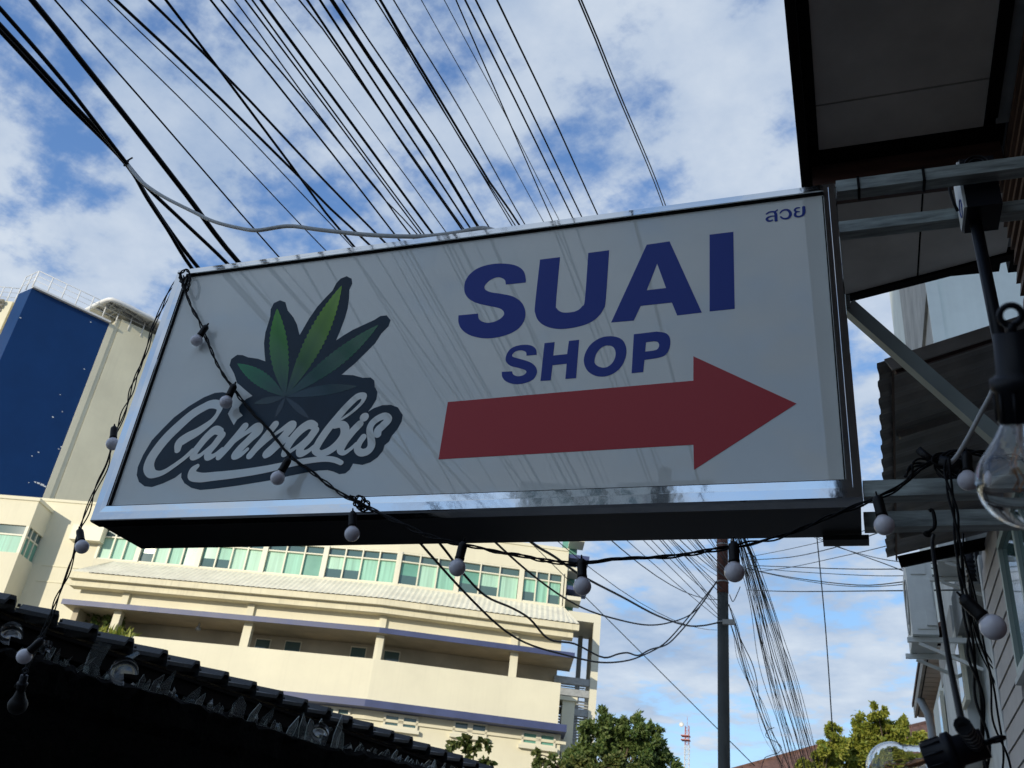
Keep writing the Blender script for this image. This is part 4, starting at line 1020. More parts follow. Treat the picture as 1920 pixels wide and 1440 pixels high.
rb, qb, zs = pear('clear_bulb', 'clear glass bulb lying sideways in black ribbed socket at the bottom edge', c2, ax((1676,1443),(1830,1398), D2, D2 - 0.04), 0.0375, 0.082, 0.0235, 0.010, 1.36)
MB().tube([qb @ Vector((0, 0, 0.02)), qb @ Vector((0, 0, 0.064))], 0.004, 8).build('rod', M_copper, rb, keep=True)
# strain relief between lead and socket
sr = MB(); e0 = atY(1805, 1360, 1.27); e1 = c2 + qb @ Vector((0, 0, zs - 0.012))
for i in range(6): sr.tube([lerp(e0, e1, i / 6.2), lerp(e0, e1, (i + 0.72) / 6.2)], 0.0105 if i % 1 == 0 else 0.008, 10)
sr.tube([e0, e1], 0.0082, 10); sr.build('strain_relief', M_socket2, rb)
M_glass_, M_glass = M_glass, mat('shade_dark_glass', (0.012, 0.012, 0.012), 0.5, spec=0.2)  # near-black opaque colour puts the dark around this bulb into its glass
c3 = atY(33, 1322, YS + 0.06)
pear('clear_bulb', 'unlit bulb hanging in the dark at lower left, below the last globe bulb', c3, ax((33,1322),(42,1282), 3.2, 3.2), 0.030, 0.05, 0.014, None, 1.7)
M_glass = M_glass_
# ------------------------------------------------------------------ tiled eave on the left
T0 = Vector((-6.10, 2.95, 0)); T1 = Vector((-4.43, 11.52, 0))
T0 = Vector((-5.68, 5.12, 0)); td = (Vector((-4.43, 11.52, 0)) - T0).normalized(); tn = Vector((-td.y, td.x, 0))   # tn points away from the alley
ZT_ = 3.16; pitch = 0.362
le = thing('tiled_roof', 'black tiled eave stepping down along the left edge of the alley', 'roof', (T0.x, T0.y, 0))
prof = [(0.0, 0.0), (0.02, 0.010), (0.50, 0.030), (0.74, 0.040), (0.82, 0.088), (0.94, 0.090), (0.985, 0.055), (1.0, 0.0)]
def tile_mesh():
    mb = MB(); A, B = [], []
    dep = 0.42; rise = 0.065
    for t, h in prof: A.append(td * (t * pitch) + Vector((0, 0, h))); 
    low = [td * (t * pitch) + Vector((0, 0, h - 0.030)) for t, h in prof[:-1]] + [td * pitch * 1.0 + Vector((0, 0, -0.03))]
    back = tn * dep + Vector((0, 0, rise)); n = len(A)
    mb.add(A + low + [a + back for a in A] + [l + back for l in low],
           [(i, i+1, n+i+1, n+i) for i in range(n-1)] + [(2*n+i+1, 2*n+i, i, i+1)[::-1] for i in range(n-1)] + [(n+i, n+i+1, 3*n+i+1, 3*n+i) for i in range(n-1)])
    nb = td * 0.10 * pitch + Vector((0, 0, 0.028)) + tn * 0.03
    mb.tube([nb, nb + Vector((0, 0, 0.02))], 0.012, 6)
    return mb
first = None
for i in range(-4, 22):
    p = T0 + td * (pitch * i); p.z = ZT_
    if first is None:
        mb = tile_mesh(); o = mb.build('roof_tile', M_tile, le, keep=True); first = o
    else:
        o = first.copy(); COL.objects.link(o); o.parent = le
    o.location = p - le.location + Vector((random.uniform(-.006, .006), random.uniform(-.006, .006), random.uniform(-.005, .005)))
    o.rotation_euler.x = R_(random.uniform(-0.7, 0.7))
a0 = T0 - td * 4 * pitch; a1 = T0 + td * 22 * pitch
zz_ = Vector((0, 0, 1))
def strip(o0, z0, o1, z1, name, m):
    MB().quadthick(a0 + tn * o0 + zz_ * z0, a1 + tn * o0 + zz_ * z0, a1 + tn * o1 + zz_ * z1, a0 + tn * o1 + zz_ * z1, (0, 0, 0.02)).build(name, m, le)
strip(0.03, ZT_ - 0.085, 0.45, ZT_ - 0.06, 'eave_board', M_dark)
MB().quadthick(a0 + tn * 0.06 + zz_ * (ZT_ - 0.20), a1 + tn * 0.06 + zz_ * (ZT_ - 0.20), a1 + tn * 0.06 + zz_ * (ZT_ - 0.05), a0 + tn * 0.06 + zz_ * (ZT_ - 0.05), tn * 0.03).build('fascia', M_dark, le)
MB().quadthick(a0 + tn * 0.42 + zz_ * 0, a1 + tn * 0.42 + zz_ * 0, a1 + tn * 0.42 + zz_ * (ZT_ + 0.02), a0 + tn * 0.42 + zz_ * (ZT_ + 0.02), tn * 2.5).build('house_wall', M_dark, le)
MB().quadthick(a0 + tn * 0.43 + zz_ * (ZT_ + 0.05), a1 + tn * 0.43 + zz_ * (ZT_ + 0.05), a1 + tn * 3.0 + zz_ * (ZT_ + 0.16), a0 + tn * 3.0 + zz_ * (ZT_ + 0.16), (0, 0, 0.05)).build('roof_slope', M_tile, le)

# ------------------------------------------------------------------ black wall topped with broken glass
ZW = 2.78
wpx = [(-160,1170),(-40,1205),(0,1216),(65,1228),(130,1250),(220,1278),(300,1297),(400,1329),(470,1350),(560,1380),(640,1402),(700,1414),(780,1434),(850,1452),(930,1476)]
wp = [atZ(*p, ZW) for p in wpx]
wp = [Vector((lerp(p.x, -5.75 + (p.y - 5.0) * 0.36, 0.5), p.y, p.z)) if False else p for p in wp]
WP = catmull(wp, 6)
gw = thing('glass_topped_wall', 'black garden wall at lower left topped with broken glass', 'wall', (WP[0].x, WP[0].y, 0))
mb = MB(); n = len(WP); random.seed(3)
front, ftop, ctop, btop, bbot = [], [], [], [], []
mids = []
for i, p in enumerate(WP):
    d = (WP[min(i+1, n-1)] - WP[max(i-1, 0)]).normalized(); nn = Vector((-d.y, d.x, 0)).normalized()
    if nn.x > 0: nn = -nn
    j = lambda a: random.uniform(-a, a)
    front.append(Vector((p.x, p.y, 0)) - nn * 0.0); mids.append(p - nn * (0.03 + j(0.02)) - zz_ * (0.10 + j(0.03)))
    ftop.append(p - nn * (0.035 + j(0.025)) - zz_ * (0.035 + j(0.02))); ctop.append(p + nn * 0.05 + zz_ * (0.012 + j(0.018))); btop.append(p + nn * 0.2 - zz_ * 0.03); bbot.append(Vector((p.x, p.y, 0)) + nn * 0.2)
lowm = [m_ - zz_ * 0.12 + Vector((random.uniform(-.01, .01), 0, 0)) for m_ in mids]
mb.add(front + [Vector((p.x, p.y, ZW - 0.3)) for p in WP] + btop + bbot, [(i, i+1, n+i+1, n+i) for i in range(n-1)] + [(2*n+i, 2*n+i+1, 3*n+i+1, 3*n+i) for i in range(n-1)])
mb.build('wall_body', M_blackwall, gw)
mc = MB(); rows = [[Vector((p.x, p.y, ZW - 0.3)) for p in WP], lowm, mids, ftop, ctop, btop]
fl_ = [q for r in rows for q in r]
mc.add(fl_, [(k*n+i, k*n+i+1, (k+1)*n+i+1, (k+1)*n+i) for k in range(5) for i in range(n-1)])
mc.build('mortar_cap', M_blackwall, gw)
# broken glass pieces: (px, py base, height px, width px, lean)
sh_ = [(58,1224,34,16,.15),(88,1232,20,12,.3),(104,1238,24,10,-.1),(118,1244,16,12,.4),(140,1256,30,10,.8),(128,1252,14,8,-.6),(158,1262,14,10,0),(168,1264,62,30,.05),(196,1268,58,14,.75),(183,1270,20,16,-.4),
 (262,1284,20,10,.1),(272,1288,14,10,.3),(286,1292,30,15,.25),(306,1297,44,19,.12),(297,1297,16,9,-.3),(325,1304,15,7,-.2),(354,1312,30,20,.5),(371,1318,20,15,.2),(392,1326,16,10,0),(402,1330,12,9,.4),(413,1333,10,7,.2),
 (432,1338,22,8,.2),(444,1342,38,26,-.1),(468,1349,32,13,.25),(492,1356,32,18,.45),(478,1353,14,9,0),(510,1364,14,8,.2),(520,1368,12,8,-.2),(542,1374,34,17,.3),(553,1378,26,15,0),(566,1381,42,17,-.1),(578,1385,36,20,.0),(592,1389,42,24,.1),(604,1392,30,12,.3),(626,1397,58,15,.1),(636,1401,30,15,-.1)]
random.seed(21)
x = 645
while x < 900:
    y = 1402 + (x - 640) * 0.245 + 2; sh_.append((x, y, random.uniform(8, 22), random.uniform(6, 12), random.uniform(-.3, .5))); x += random.uniform(5, 9)
for _ in range(26):
    x = random.uniform(0, 640); y = None
    for (xa, ya), (xb, yb) in zip(wpx, wpx[1:]):
        if xa <= x <= xb: y = lerp(ya, yb, (x - xa) / (xb - xa))
    sh_.append((x, y + 3, random.uniform(6, 14), random.uniform(5, 10), random.uniform(-.6, .6)))
for px, py, h, w, lean in sh_:
    b = atZ(px, py + 5, ZW - 0.02); dd = (b - CAM).dot(ROT.col[2]); m_ = dd / F
    up = Vector((0, 0, 1)); rt = Vector((td.x, td.y, 0)) * random.uniform(0.7, 1.1) + Vector((0.75, -0.3, 0)) * random.uniform(0.3, 1.0); rt.normalize()
    H = (h + 6) * m_ * 0.95; W = w * m_ * 0.95; ln = lean * H
    tipx = random.uniform(-0.3, 0.3) * W
    out = [b - rt * W * 0.5, b + rt * W * 0.45]
    out += [b + rt * (W * random.uniform(0.35, 0.55) + ln * 0.5) + up * H * random.uniform(0.45, 0.7)]
    if h > 50 and w > 20: out += [b + rt * (W * 0.6 + ln) + up * H * 0.98, b + rt * (-W * 0.5 + ln) + up * H]
    elif random.random() < 0.35: out += [b + rt * (tipx + W * 0.25 + ln) + up * H * 0.92, b + rt * (tipx - W * 0.15 + ln) + up * H]
    else: out += [b + rt * (tipx + ln) + up * H]
    out += [b + rt * (-W * random.uniform(0.45, 0.6) + ln * 0.4) + up * H * random.uniform(0.35, 0.6)]
    nrm = rt.cross(up)
    nn2 = len(out); th = 0.006
    mb = MB(); bend = nrm * (0.02 * random.uniform(-1, 1))
    out = [q + bend * ((q.z - b.z) / max(H, .01)) ** 2 for q in out]
    mb.prism(out, nrm * th); o_ = mb.build('glass_shard', M_shard, gw)
    o_.data.materials.append(M_shardedge)
    for pl_ in o_.data.polygons:
        if abs(pl_.normal.dot(nrm)) < 0.5: pl_.material_index = 1
# ribbed bottle bases lying in the mortar
def bottle(px, py, r_px, tilt):
    c = atZ(px, py, ZW + 0.02); m_ = (c - CAM).dot(ROT.col[2]) / F; R0 = r_px * m_
    Mt = Matrix.Translation(c) @ Matrix.Rotation(R_(tilt), 4, 'X') @ Matrix.Rotation(R_(35), 4, 'Y')
    pr = [(0.0, 0.012), (R0*0.6, 0.010), (R0*0.85, 0.0), (R0, 0.012), (R0, 0.05), (R0*0.97, 0.075)]
    mb = MB().lathe(pr, 22, Mt, a0=0.3, a1=5.2)
    for k in range(26):
        a = 0.3 + 4.9 * k / 25; mb.tube([Mt @ Vector((R0*1.0*math.cos(a), R0*1.0*math.sin(a), 0.004)), Mt @ Vector((R0*1.02*math.cos(a), R0*1.02*math.sin(a), 0.016))], 0.0022, 5)
    mb.build('bottle_base', M_bottle, gw)
bottle(20, 1195, 20, 60); bottle(232, 1264, 25, 70); bottle(84, 1222, 10, 50); bottle(598, 1378, 16, 60)
# ------------------------------------------------------------------ big cream building with blue bands
r0 = ray(738, 1095); hl = math.hypot(r0.x, r0.y)
K0 = CAM + r0 * (46.0 / hl); ZWB = K0.z; K0 = Vector((K0.x, K0.y, 0))
aL, aR = R_(15.0), R_(24.0)
dL = Vector((math.cos(aL), math.sin(aL), 0)); dR = Vector((math.cos(aR), math.sin(aR), 0))
nL = Vector((math.sin(aL), -math.cos(aL), 0)); nR = Vector((math.sin(aR), -math.cos(aR), 0))
nK = (nL + nR); nK /= nK.length * math.cos((aR - aL) / 2)
def FP(u, o, z):
    b = K0 + nK * o; d = dL if u <= 0 else dR
    return b + d * u + Vector((0, 0, z))
def FU(px, py, o):     # pixel -> (u, z) on the facade plane at offset o
    b = K0 + nK * o
    P = at_plane(px, py, b, nL); u = (P - b).dot(dL)
    if u > 0: P = at_plane(px, py, b, nR); u = (P - b).dot(dR)
    return u, P.z
hb = thing('cream_building', 'large cream hospital-like building with blue bands, green windows and a blue clad tower', 'building', (K0.x, K0.y, 0))
def slab(u0, u1, oa, ob, z0, z1, name, m, par=None):
    """solid following the facade from u0 to u1, between offsets oa<ob and heights z0<z1"""
    us = [u0] + ([0.0] if u0 < 0 < u1 else []) + [u1]
    mb = MB(); n = len(us)
    def row(o, z): return [FP(u, o, z) for u in us]
    A, B, C, D = row(ob, z0), row(ob, z1), row(oa, z1), row(oa, z0)
    V = A + B + C + D
    fs = []
    for i in range(n - 1):
        for k in range(4): fs.append((k*n+i, k*n+i+1, ((k+1) % 4)*n+i+1, ((k+1) % 4)*n+i))
    fs += [(0, n, 2*n, 3*n), (n-1, 2*n-1, 3*n-1, 4*n-1)]
    mb.add(V, fs); return mb.build(name, m, par or hb)
U = lambda px, py, o: FU(px, py, o)[0]
Zf = lambda px, py, o: FU(px, py, o)[1]
# --- levels
O_can, O_f2, O_beam, O_band, O_col, O_par, O_rec, O_low, O_lw = 2.4, 1.9, 1.55, 2.0, 1.55, 2.0, -0.6, 2.5, 1.7
z_wb = ZWB
uWL, uWR = U(175, 1050, 0), U(1053, 1140, 0)
z_wt = Zf(1053, 1075, 0)
z_can_e = Zf(720, 1123, O_can); z_f1b = Zf(720, 1134, O_can)
uCL, uCR = U(130, 1075, O_can), U(1087, 1163, O_can)
z_f2b = Zf(720, 1152, O_f2)
z_bt = Zf(720, 1177, O_band); z_bb = z_bt - 0.25
uBL, uBR = U(117, 1126, O_band), U(1077, 1223, O_band)
z_pt = Zf(707, 1236, O_par); uPR = U(1051.7, 1280, O_par)
z_lt = Zf(690, 1311, O_low); z_lb = z_lt - 0.31; uLR = U(1063, 1358, O_low)
uWALL_L = U(97, 962, 0) - 6.0
u_end = U(1060, 1120, 0)
z_roof = z_wt + 9.5
# main wall above windows, with window opening left free
slab(uWALL_L, u_end, -9, -0.35, z_wb - 0.3, z_wt + 1.0, 'core', M_recess)
slab(uWALL_L, u_end, -0.35, 0.0, z_wt, Zf(150, 940, 0) if False else z_wt + 4.4, 'wall', M_cream)
slab(uWALL_L, uWL, -0.35, 0.0, 0, z_wt - 0.001, 'wall', M_cream)
slab(uWR + 0.05, u_end, -0.35, 0.0, z_wb - 0.4, z_wt - 0.001, 'wall', M_cream)
slab(uWL + 0.001, uWR + 0.049, -0.35, 0.06, z_wb - 0.5, z_wb, 'sill', M_cream)
# windows
seps = [175, 252, 366, 486, 600, 739, 853, 973, 1053]
def sepu(px): return U(px, 1050 + (px - 175) * 0.097, 0)
su = [sepu(p) for p in seps]; su[0] = uWL; su[-1] = uWR
tr = z_wt - 0.62 * (z_wt - z_wb) * 0.36 - 0.1
random.seed(9)
for a, b in zip(su, su[1:]):
    if a < 0 < b: pass
    a2, b2 = a + 0.13, b - 0.13
    frm = MB(); n = 4
    if (b2 - a2) < 3.0: n = 3
    wdt = (b2 - a2) / n
    def bx(u0, u1, o0, o1, z0, z1):
        us = [(u0 + u1) / 2]
        frm.hexa([FP(u0, o0, z0), FP(u1, o0, z0), FP(u1, o1, z0), FP(u0, o1, z0), FP(u0, o0, z1), FP(u1, o0, z1), FP(u1, o1, z1), FP(u0, o1, z1)])
    bx(a - 0.0, a2, -0.2, 0.05, z_wb + 0.001, z_wt - 0.002)
    bx(b2, b - 0.001, -0.2, 0.05, z_wb + 0.001, z_wt - 0.002)
    for i in range(1, n): bx(a2 + wdt * i - 0.035, a2 + wdt * i + 0.035, -0.2, 0.0, z_wb + 0.001, z_wt - 0.002)
    bx(a2 + 0.001, b2 - 0.001, -0.19, -0.01, z_wt - 0.08, z_wt - 0.003); bx(a2 + 0.001, b2 - 0.001, -0.19, -0.01, z_wb + 0.002, z_wb + 0.07); bx(a2 + 0.001, b2 - 0.001, -0.19, -0.012, tr - 0.03, tr + 0.03)
    w = frm.build('window', M_frameW, hb)
    for i in range(n):
        u0, u1 = a2 + wdt * i + 0.03, a2 + wdt * (i + 1) - 0.03
        m_ = random.choices((M_curtain, M_curtain2, M_pane), (0.36, 0.28, 0.36))[0]
        mb = MB().hexa([FP(u0, -0.16, z_wb + .05), FP(u1, -0.16, z_wb + .05), FP(u1, -0.13, z_wb + .05), FP(u0, -0.13, z_wb + .05), FP(u0, -0.16, tr), FP(u1, -0.16, tr), FP(u1, -0.13, tr), FP(u0, -0.13, tr)])
        mb.build('pane', m_, w)
        mb = MB().hexa([FP(u0, -0.17, tr), FP(u1, -0.17, tr), FP(u1, -0.14, tr), FP(u0, -0.14, tr), FP(u0, -0.17, z_wt - .05), FP(u1, -0.17, z_wt - .05), FP(u1, -0.14, z_wt - .05), FP(u0, -0.14, z_wt - .05)])
        mb.build('pane', M_panedk, w)
        if random.random() < 0.22:      # dark sheet laid over the pane, standing for the unlit room behind
            mb = MB().hexa([FP(u0 + .02, -0.129, z_wb + .07), FP(u1 - .02, -0.129, z_wb + .07), FP(u1 - .02, -0.12, z_wb + .07), FP(u0 + .02, -0.12, z_wb + .07), FP(u0 + .02, -0.129, z_wb + .55), FP(u1 - .02, -0.129, z_wb + .55), FP(u1 - .02, -0.12, z_wb + .55), FP(u0 + .02, -0.12, z_wb + .55)])
            mb.build('pane', M_panedk, w)
# corrugated canopy roof and its fascias
mb = MB(); N = int((uCR - uCL) / 0.13); A, B = [], []
for i in range(N + 1):
    u = lerp(uCL + 0.02, uCR - 0.02, i / N); h = 0.03 if i % 2 else 0.0
    ui = lerp(max(uCL + 1.6, uCL), uCR, (u - uCL) / (uCR - uCL)) if u < uCL + 1.6 else u
    A.append(FP(u, O_can + 0.06, z_can_e + 0.02 + h)); B.append(FP(min(max(u, uCL + 0.9), u_end), 0.07, z_wb - 0.10 + h))
mb.add(A + B, [(i, i+1, N+2+i, N+1+i) for i in range(N)]); mb.build('corrugated_roof', M_corr, hb)
slab(uCL, uCR, O_can - 0.25, O_can, z_f1b, z_can_e + 0.01, 'fascia', M_fascia)
slab(uCL + 0.05, uCR - 0.25, O_f2 - 0.4, O_f2 + 0.25, z_f2b, z_f1b - 0.002, 'fascia', M_fascia)
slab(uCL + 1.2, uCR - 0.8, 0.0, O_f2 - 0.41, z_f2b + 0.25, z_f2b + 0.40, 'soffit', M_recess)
uBmL, uBmR = U(150, 1112, O_beam), U(1053, 1200, O_beam)
slab(uBmL, uBmR, O_beam - 0.5, O_beam, z_bt - 0.05, z_f2b + 0.24, 'beam', M_cream)
for px, py in ((235, 1128), (470, 1148), (718, 1168), (965, 1198)):
    u = U(px, py, O_beam); slab(u - 0.17, u + 0.17, O_beam + 0.001, O_beam + 0.15, z_bt - 0.04, z_f2b - 0.02, 'pilaster', M_cream)
# blue edged slab, columns, dark gallery, parapet
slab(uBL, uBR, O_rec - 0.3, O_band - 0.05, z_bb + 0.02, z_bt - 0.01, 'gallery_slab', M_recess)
slab(uBL - 0.03, uBR + 0.03, O_band - 0.049, O_band, z_bb, z_bt, 'blue_band', M_bandblue)
z_fl = z_lt - 0.1
uGL = U(205, 1190, O_rec) - 1.0
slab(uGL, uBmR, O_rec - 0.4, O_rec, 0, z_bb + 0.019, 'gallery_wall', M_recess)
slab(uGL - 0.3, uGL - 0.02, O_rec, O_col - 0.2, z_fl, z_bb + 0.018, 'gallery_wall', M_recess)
for px0, px1, py in ((207, 221, 1170), (453, 469, 1190), (703, 718, 1210), (955, 970, 1245)):
    u0, u1 = U(px0, py, O_col), U(px1, py, O_col); slab(u0, u1, O_col - 0.42, O_col, z_fl, z_bb + 0.017, 'column', M_cream)
for px0, px1, pyt in ((482, 508, 1199), (537, 565, 1203), (660, 687, 1214), (722, 750, 1221)):
    u0, u1 = U(px0, pyt, O_rec), U(px1, pyt, O_rec); zt_ = Zf(px0, pyt, O_rec)
    w = slab(u0 - .05, u1 + .05, O_rec + 0.001, O_rec + 0.05, z_pt - 0.6, zt_ + 0.06, 'window', M_frameW)
    slab(u0, u1, O_rec + 0.051, O_rec + 0.06, z_pt - 0.5, zt_, 'pane', M_panedk, w)
lampu, lampz = FU(372, 1178, O_rec + 1.2)
MB().tube([FP(lampu, O_rec + 1.2, z_bb + .01), FP(lampu, O_rec + 1.2, lampz)], 0.05).lathe([(0, 0.1), (0.12, 0.05), (0.13, -0.1), (0, -0.12)], 10, Matrix.Translation(FP(lampu, O_rec + 1.2, lampz))).build('gallery_lamp', M_steel, hb)
uPL = U(215, 1190, O_par) - 2.5
slab(uPL, uPR, O_par - 0.22, O_par, z_lt + 0.001, z_pt, 'parapet', M_cream)
slab(uPR - 0.22, uPR, O_rec, O_par - 0.221, z_lt + 0.001, z_pt, 'parapet', M_cream)
slab(uPL - 0.1, uLR, -1.0, O_low, z_lb, z_lt, 'blue_band', M_bandblue)
# lower wall with pairs of windows
uLwR = U(1047, 1440, O_lw)
slab(uPL - 2, uLwR, O_lw - 0.4, O_lw, 0, z_lb - 0.001, 'wall', M_cream)
slab(uPL - 2, uLwR + 0.25, O_lw + 0.001, O_lw + 0.10, z_lb - 0.42, z_lb - 0.30, 'string_course', M_cream)
for (x0, y0, x1, y1_) in ((604, 1322, 658, 1352), (721, 1336, 786, 1369), (851, 1349, 915, 1385), (979, 1369, 1043, 1404)):
    u0, zt_ = FU(x0, y0, O_lw + .1); u1 = U(x1, y0 + 8, O_lw + .1); zb2 = Zf(x0, y0 + 30, O_lw + .1) + 0.08
    um = (u0 + u1) / 2; frm = MB()
    def bx2(a, b, z0, z1, o1=0.10):
        frm.hexa([FP(a, O_lw + .002, z0), FP(b, O_lw + .002, z0), FP(b, O_lw + o1, z0), FP(a, O_lw + o1, z0), FP(a, O_lw + .002, z1), FP(b, O_lw + .002, z1), FP(b, O_lw + o1, z1), FP(a, O_lw + o1, z1)])
    bx2(u0, u0 + .1, zb2, zt_); bx2(u1 - .1, u1, zb2, zt_); bx2(um - .12, um + .12, zb2, zt_); bx2(u0 + .1, um - .12, zt_ - .1, zt_); bx2(um + .12, u1 - .1, zt_ - .1, zt_); bx2(u0 + .1, um - .12, zb2, zb2 + .1); bx2(um + .12, u1 - .1, zb2, zb2 + .1)
    bx2(u0 - .1, u1 + .1, zb2 - .16, zb2 - .003, 0.22)
    w = frm.build('window', M_frameW, hb)
    for a, b in ((u0 + .1, um - .12), (um + .12, u1 - .1)):
        frm = MB(); bx2(a, b, zb2 + .1, zt_ - .1, 0.03); frm.build('pane', M_pane if x0 > 900 else M_panedk, w)
# right end: return wall, fins, open steel stair frame
ue0, ue1 = U(1050, 1330, 0.6), U(1078, 1320, 0.6)
slab(uLwR + 0.02, ue1, -0.6, 0.6, 0, Zf(1065, 1314, 0.6), 'end_wall', M_cream)
slab(uLwR - 0.2, ue1 + 0.1, -0.6, 0.72, Zf(1065, 1314, 0.6) + 0.001, Zf(1065, 1314, 0.6) + 0.18, 'coping', M_cream)
slab(uLwR + 0.1, ue1 - 0.15, 0.6, 1.1, 0, Zf(1062, 1412, 0.6), 'step_wall', M_cream)
for k, py in enumerate((1015, 1048, 1072, 1107, 1126)):
    zz1 = Zf(1075, py, -0.5)
    slab(u_end + 0.001, u_end + (1.1 if k % 2 else 0.8), -1.4, -0.1, zz1 - 0.10, zz1 + 0.10, 'fin', M_frameW if k % 2 == 0 else M_bandblue)
slab(u_end - 0.3, u_end + 0.5, -1.9, -1.41, z_wb - 0.5, z_roof - 3, 'end_glass', M_pane)
OS = -0.3
us0, us1 = U(1064, 1150, OS), U(1127, 1158, OS); zst = Zf(1120, 1152, OS)
slab(us0, us1, OS - 3.2, OS, zst - 0.45, zst, 'stair_roof', M_frameW)
slab(us1 - 0.35, us1, OS - 0.35, OS - 0.001, 0, zst - 0.451, 'stair_post', M_frameW)
slab(us1 - 0.34, us1 - 0.05, OS - 3.1, OS - 2.8, 0, zst - 0.451, 'stair_post', M_recess)
slab(us1 - 0.2, us1 - 0.1, OS - 2.75, OS - 0.36, Zf(1110, 1265, OS), zst - 0.46, 'stair_side', M_recess)
um_ = U(1092, 1250, OS); slab(um_ - .12, um_ + .12, OS - 3, OS - 2.8, 0, zst - 0.46, 'stair_post', M_steel)
for py in (1278, 1300, 1336):
    zz1 = Zf(1090, py, OS); slab(us0 - 0.4, us1 - 0.36, OS - 0.3, OS - 0.05, zz1 - 0.16, zz1 + 0.16, 'stair_beam', M_steel)
for k in range(14):
    zz1 = Zf(1090, 1312 + k * 5.4, OS); slab(us0 - 0.4, us1 - 0.36, OS - 0.6, OS - 0.5, zz1 - 0.035, zz1 + 0.035, 'louvre', M_steel)
for k in range(6):
    zz1 = Zf(1090, 1283 + k * 4, OS - 1.2); slab(us0 - 0.4, us1 - 0.5, OS - 1.2, OS - 1.15, zz1 - 0.03, zz1 + 0.03, 'louvre', M_steel)
# balcony plant
bu, bz = FU(222, 1185, O_par - 0.5)

# --- projecting bay at lower left
OB = 1.65
ubr, zbt = FU(73, 940, OB)
z_b0 = zbt
slab(ubr - 14, ubr, 0.001, OB, 0, z_b0 - 2.25, 'bay_wall', M_cream); slab(ubr - 14, ubr, 0.001, OB, z_b0 - 1.10, z_b0, 'bay_wall', M_cream)
z1w, z2w = Zf(40, 1037, OB), Zf(40, 985, OB)
# replace: rebuild the bay with its real window band
for o in [c for c in hb.children if c.name.startswith('bay_wall')]: bpy.data.objects.remove(o)
slab(ubr - 14, ubr, 0.001, OB, 0, z1w, 'bay_wall', M_cream); slab(ubr - 14, ubr, 0.001, OB, z2w, z_b0, 'bay_wall', M_cream)
slab(ubr - 14, ubr + 0.06, 0.001, OB + 0.06, z_b0 + 0.001, z_b0 + 0.18, 'coping', M_cream)
slab(ubr - 13.9, ubr - 0.3, 0.01, OB - 0.25, z1w + .001, z2w - .001, 'bay_core', M_recess)
frm = MB()
def bxo(u0, u1, o0, o1, z0, z1): frm.hexa([FP(u0, o0, z0), FP(u1, o0, z0), FP(u1, o1, z0), FP(u0, o1, z0), FP(u0, o0, z1), FP(u1, o0, z1), FP(u1, o1, z1), FP(u0, o1, z1)])
trb = z2w - 0.5
bxo(ubr - 0.16, ubr - 0.001, OB - 0.16, OB - 0.002, z1w + .001, z2w - .001)
for k in range(1, 8): bxo(ubr - 1.75 * k - 0.05, ubr - 1.75 * k + 0.05, OB - 0.16, OB - 0.02, z1w + .001, z2w - .001)
bxo(ubr - 13.9, ubr - 0.17, OB - 0.15, OB - 0.04, trb - .04, trb + .04)
for k in range(1, 3): bxo(ubr - 0.16, ubr - 0.02, OB - 0.55 * k - 0.04, OB - 0.55 * k + 0.04, z1w + .001, z2w - .001)
bxo(ubr - 0.15, ubr - 0.04, 0.1, OB - 0.17, trb - .04, trb + .04)
w = frm.build('window', M_frameW, hb)
for k in range(8):
    for z0, z1, m_ in ((z1w + .01, trb - .04, M_curtain), (trb + .04, z2w - .01, M_panedk)):
        frm = MB(); bxo(ubr - 1.75 * (k + 1) + .05, ubr - 1.75 * k - (.05 if k else .16), OB - .12, OB - .09, z0, z1); frm.build('pane', m_ if k % 3 != 1 or m_ is M_panedk else M_pane, w)
for k in range(3):
    for z0, z1, m_ in ((z1w + .01, trb - .04, M_pane), (trb + .04, z2w - .01, M_panedk)):
        frm = MB(); bxo(ubr - .12, ubr - .09, OB - 0.55 * (k + 1) + .04, OB - 0.55 * k - (.04 if k else .16), z0, z1); frm.build('pane', m_, w)
# ledges on the plain wall between
uq0, zq = FU(98, 985, 0)
for py, dz_ in ((1063, .05), (1093, .05)):
    zq = Zf(120, py, 0); slab(ubr + 0.5, uWL - 0.4, 0.001, 0.03, zq - .03, zq + .03, 'joint', M_cream2)
ac_u, ac_z = FU(168, 1003, 0)
slab(ac_u - 0.8, ac_u + 0.9, 0.001, 0.5, ac_z - 0.45, ac_z + 0.35, 'vent_hood', M_frameW)
# parapet on the plain wall top (where the tower rises behind)
zpw = Zf(130, 943, 0)
if True:
    for o in [c for c in hb.children if c.name.startswith('wall')][:1]: bpy.data.objects.remove(o)
    slab(uWALL_L, u_end, -0.35, 0.0, z_wt, zpw, 'wall', M_cream)
slab(uWALL_L, u_end, -0.4, 0.05, zpw + .001, zpw + .15, 'coping', M_cream)

# --- blue clad tower
SCL = 1.2
ztop = 1.6 + (26 - 1.6) * SCL; zbase = 12.0
def TP(px, py, z=None): return atZ(px, py, ztop if z is None else z)
c0, c1_, cs = TP(60, 540), TP(205, 607), TP(35, 551)
td2 = (c1_ - c0); td2.z = 0; Lt = td2.length; td2.normalize(); tn2 = Vector((td2.y, -td2.x, 0))   # outward (right)
sdv = (cs - c0); sdv.z = 0; Ls = sdv.length; sdv.normalize()
fl0 = lambda p, z: Vector((p.x, p.y, z))
def tower(name, pts, z0, z1, m): return MB().prism([fl0(p, z0) for p in pts], (0, 0, z1 - z0)).build(name, m, hb)
bk = -tn2
A_ = c0; B_ = c1_; 
tower('tower', [A_ - tn2 * .3 + sdv * 0 , B_ - tn2 * .3, B_ + bk * 9, c0 + sdv * Ls + bk * 2 , c0 + sdv * Ls + td2 * .3], zbase, ztop - 0.05, M_cream2)
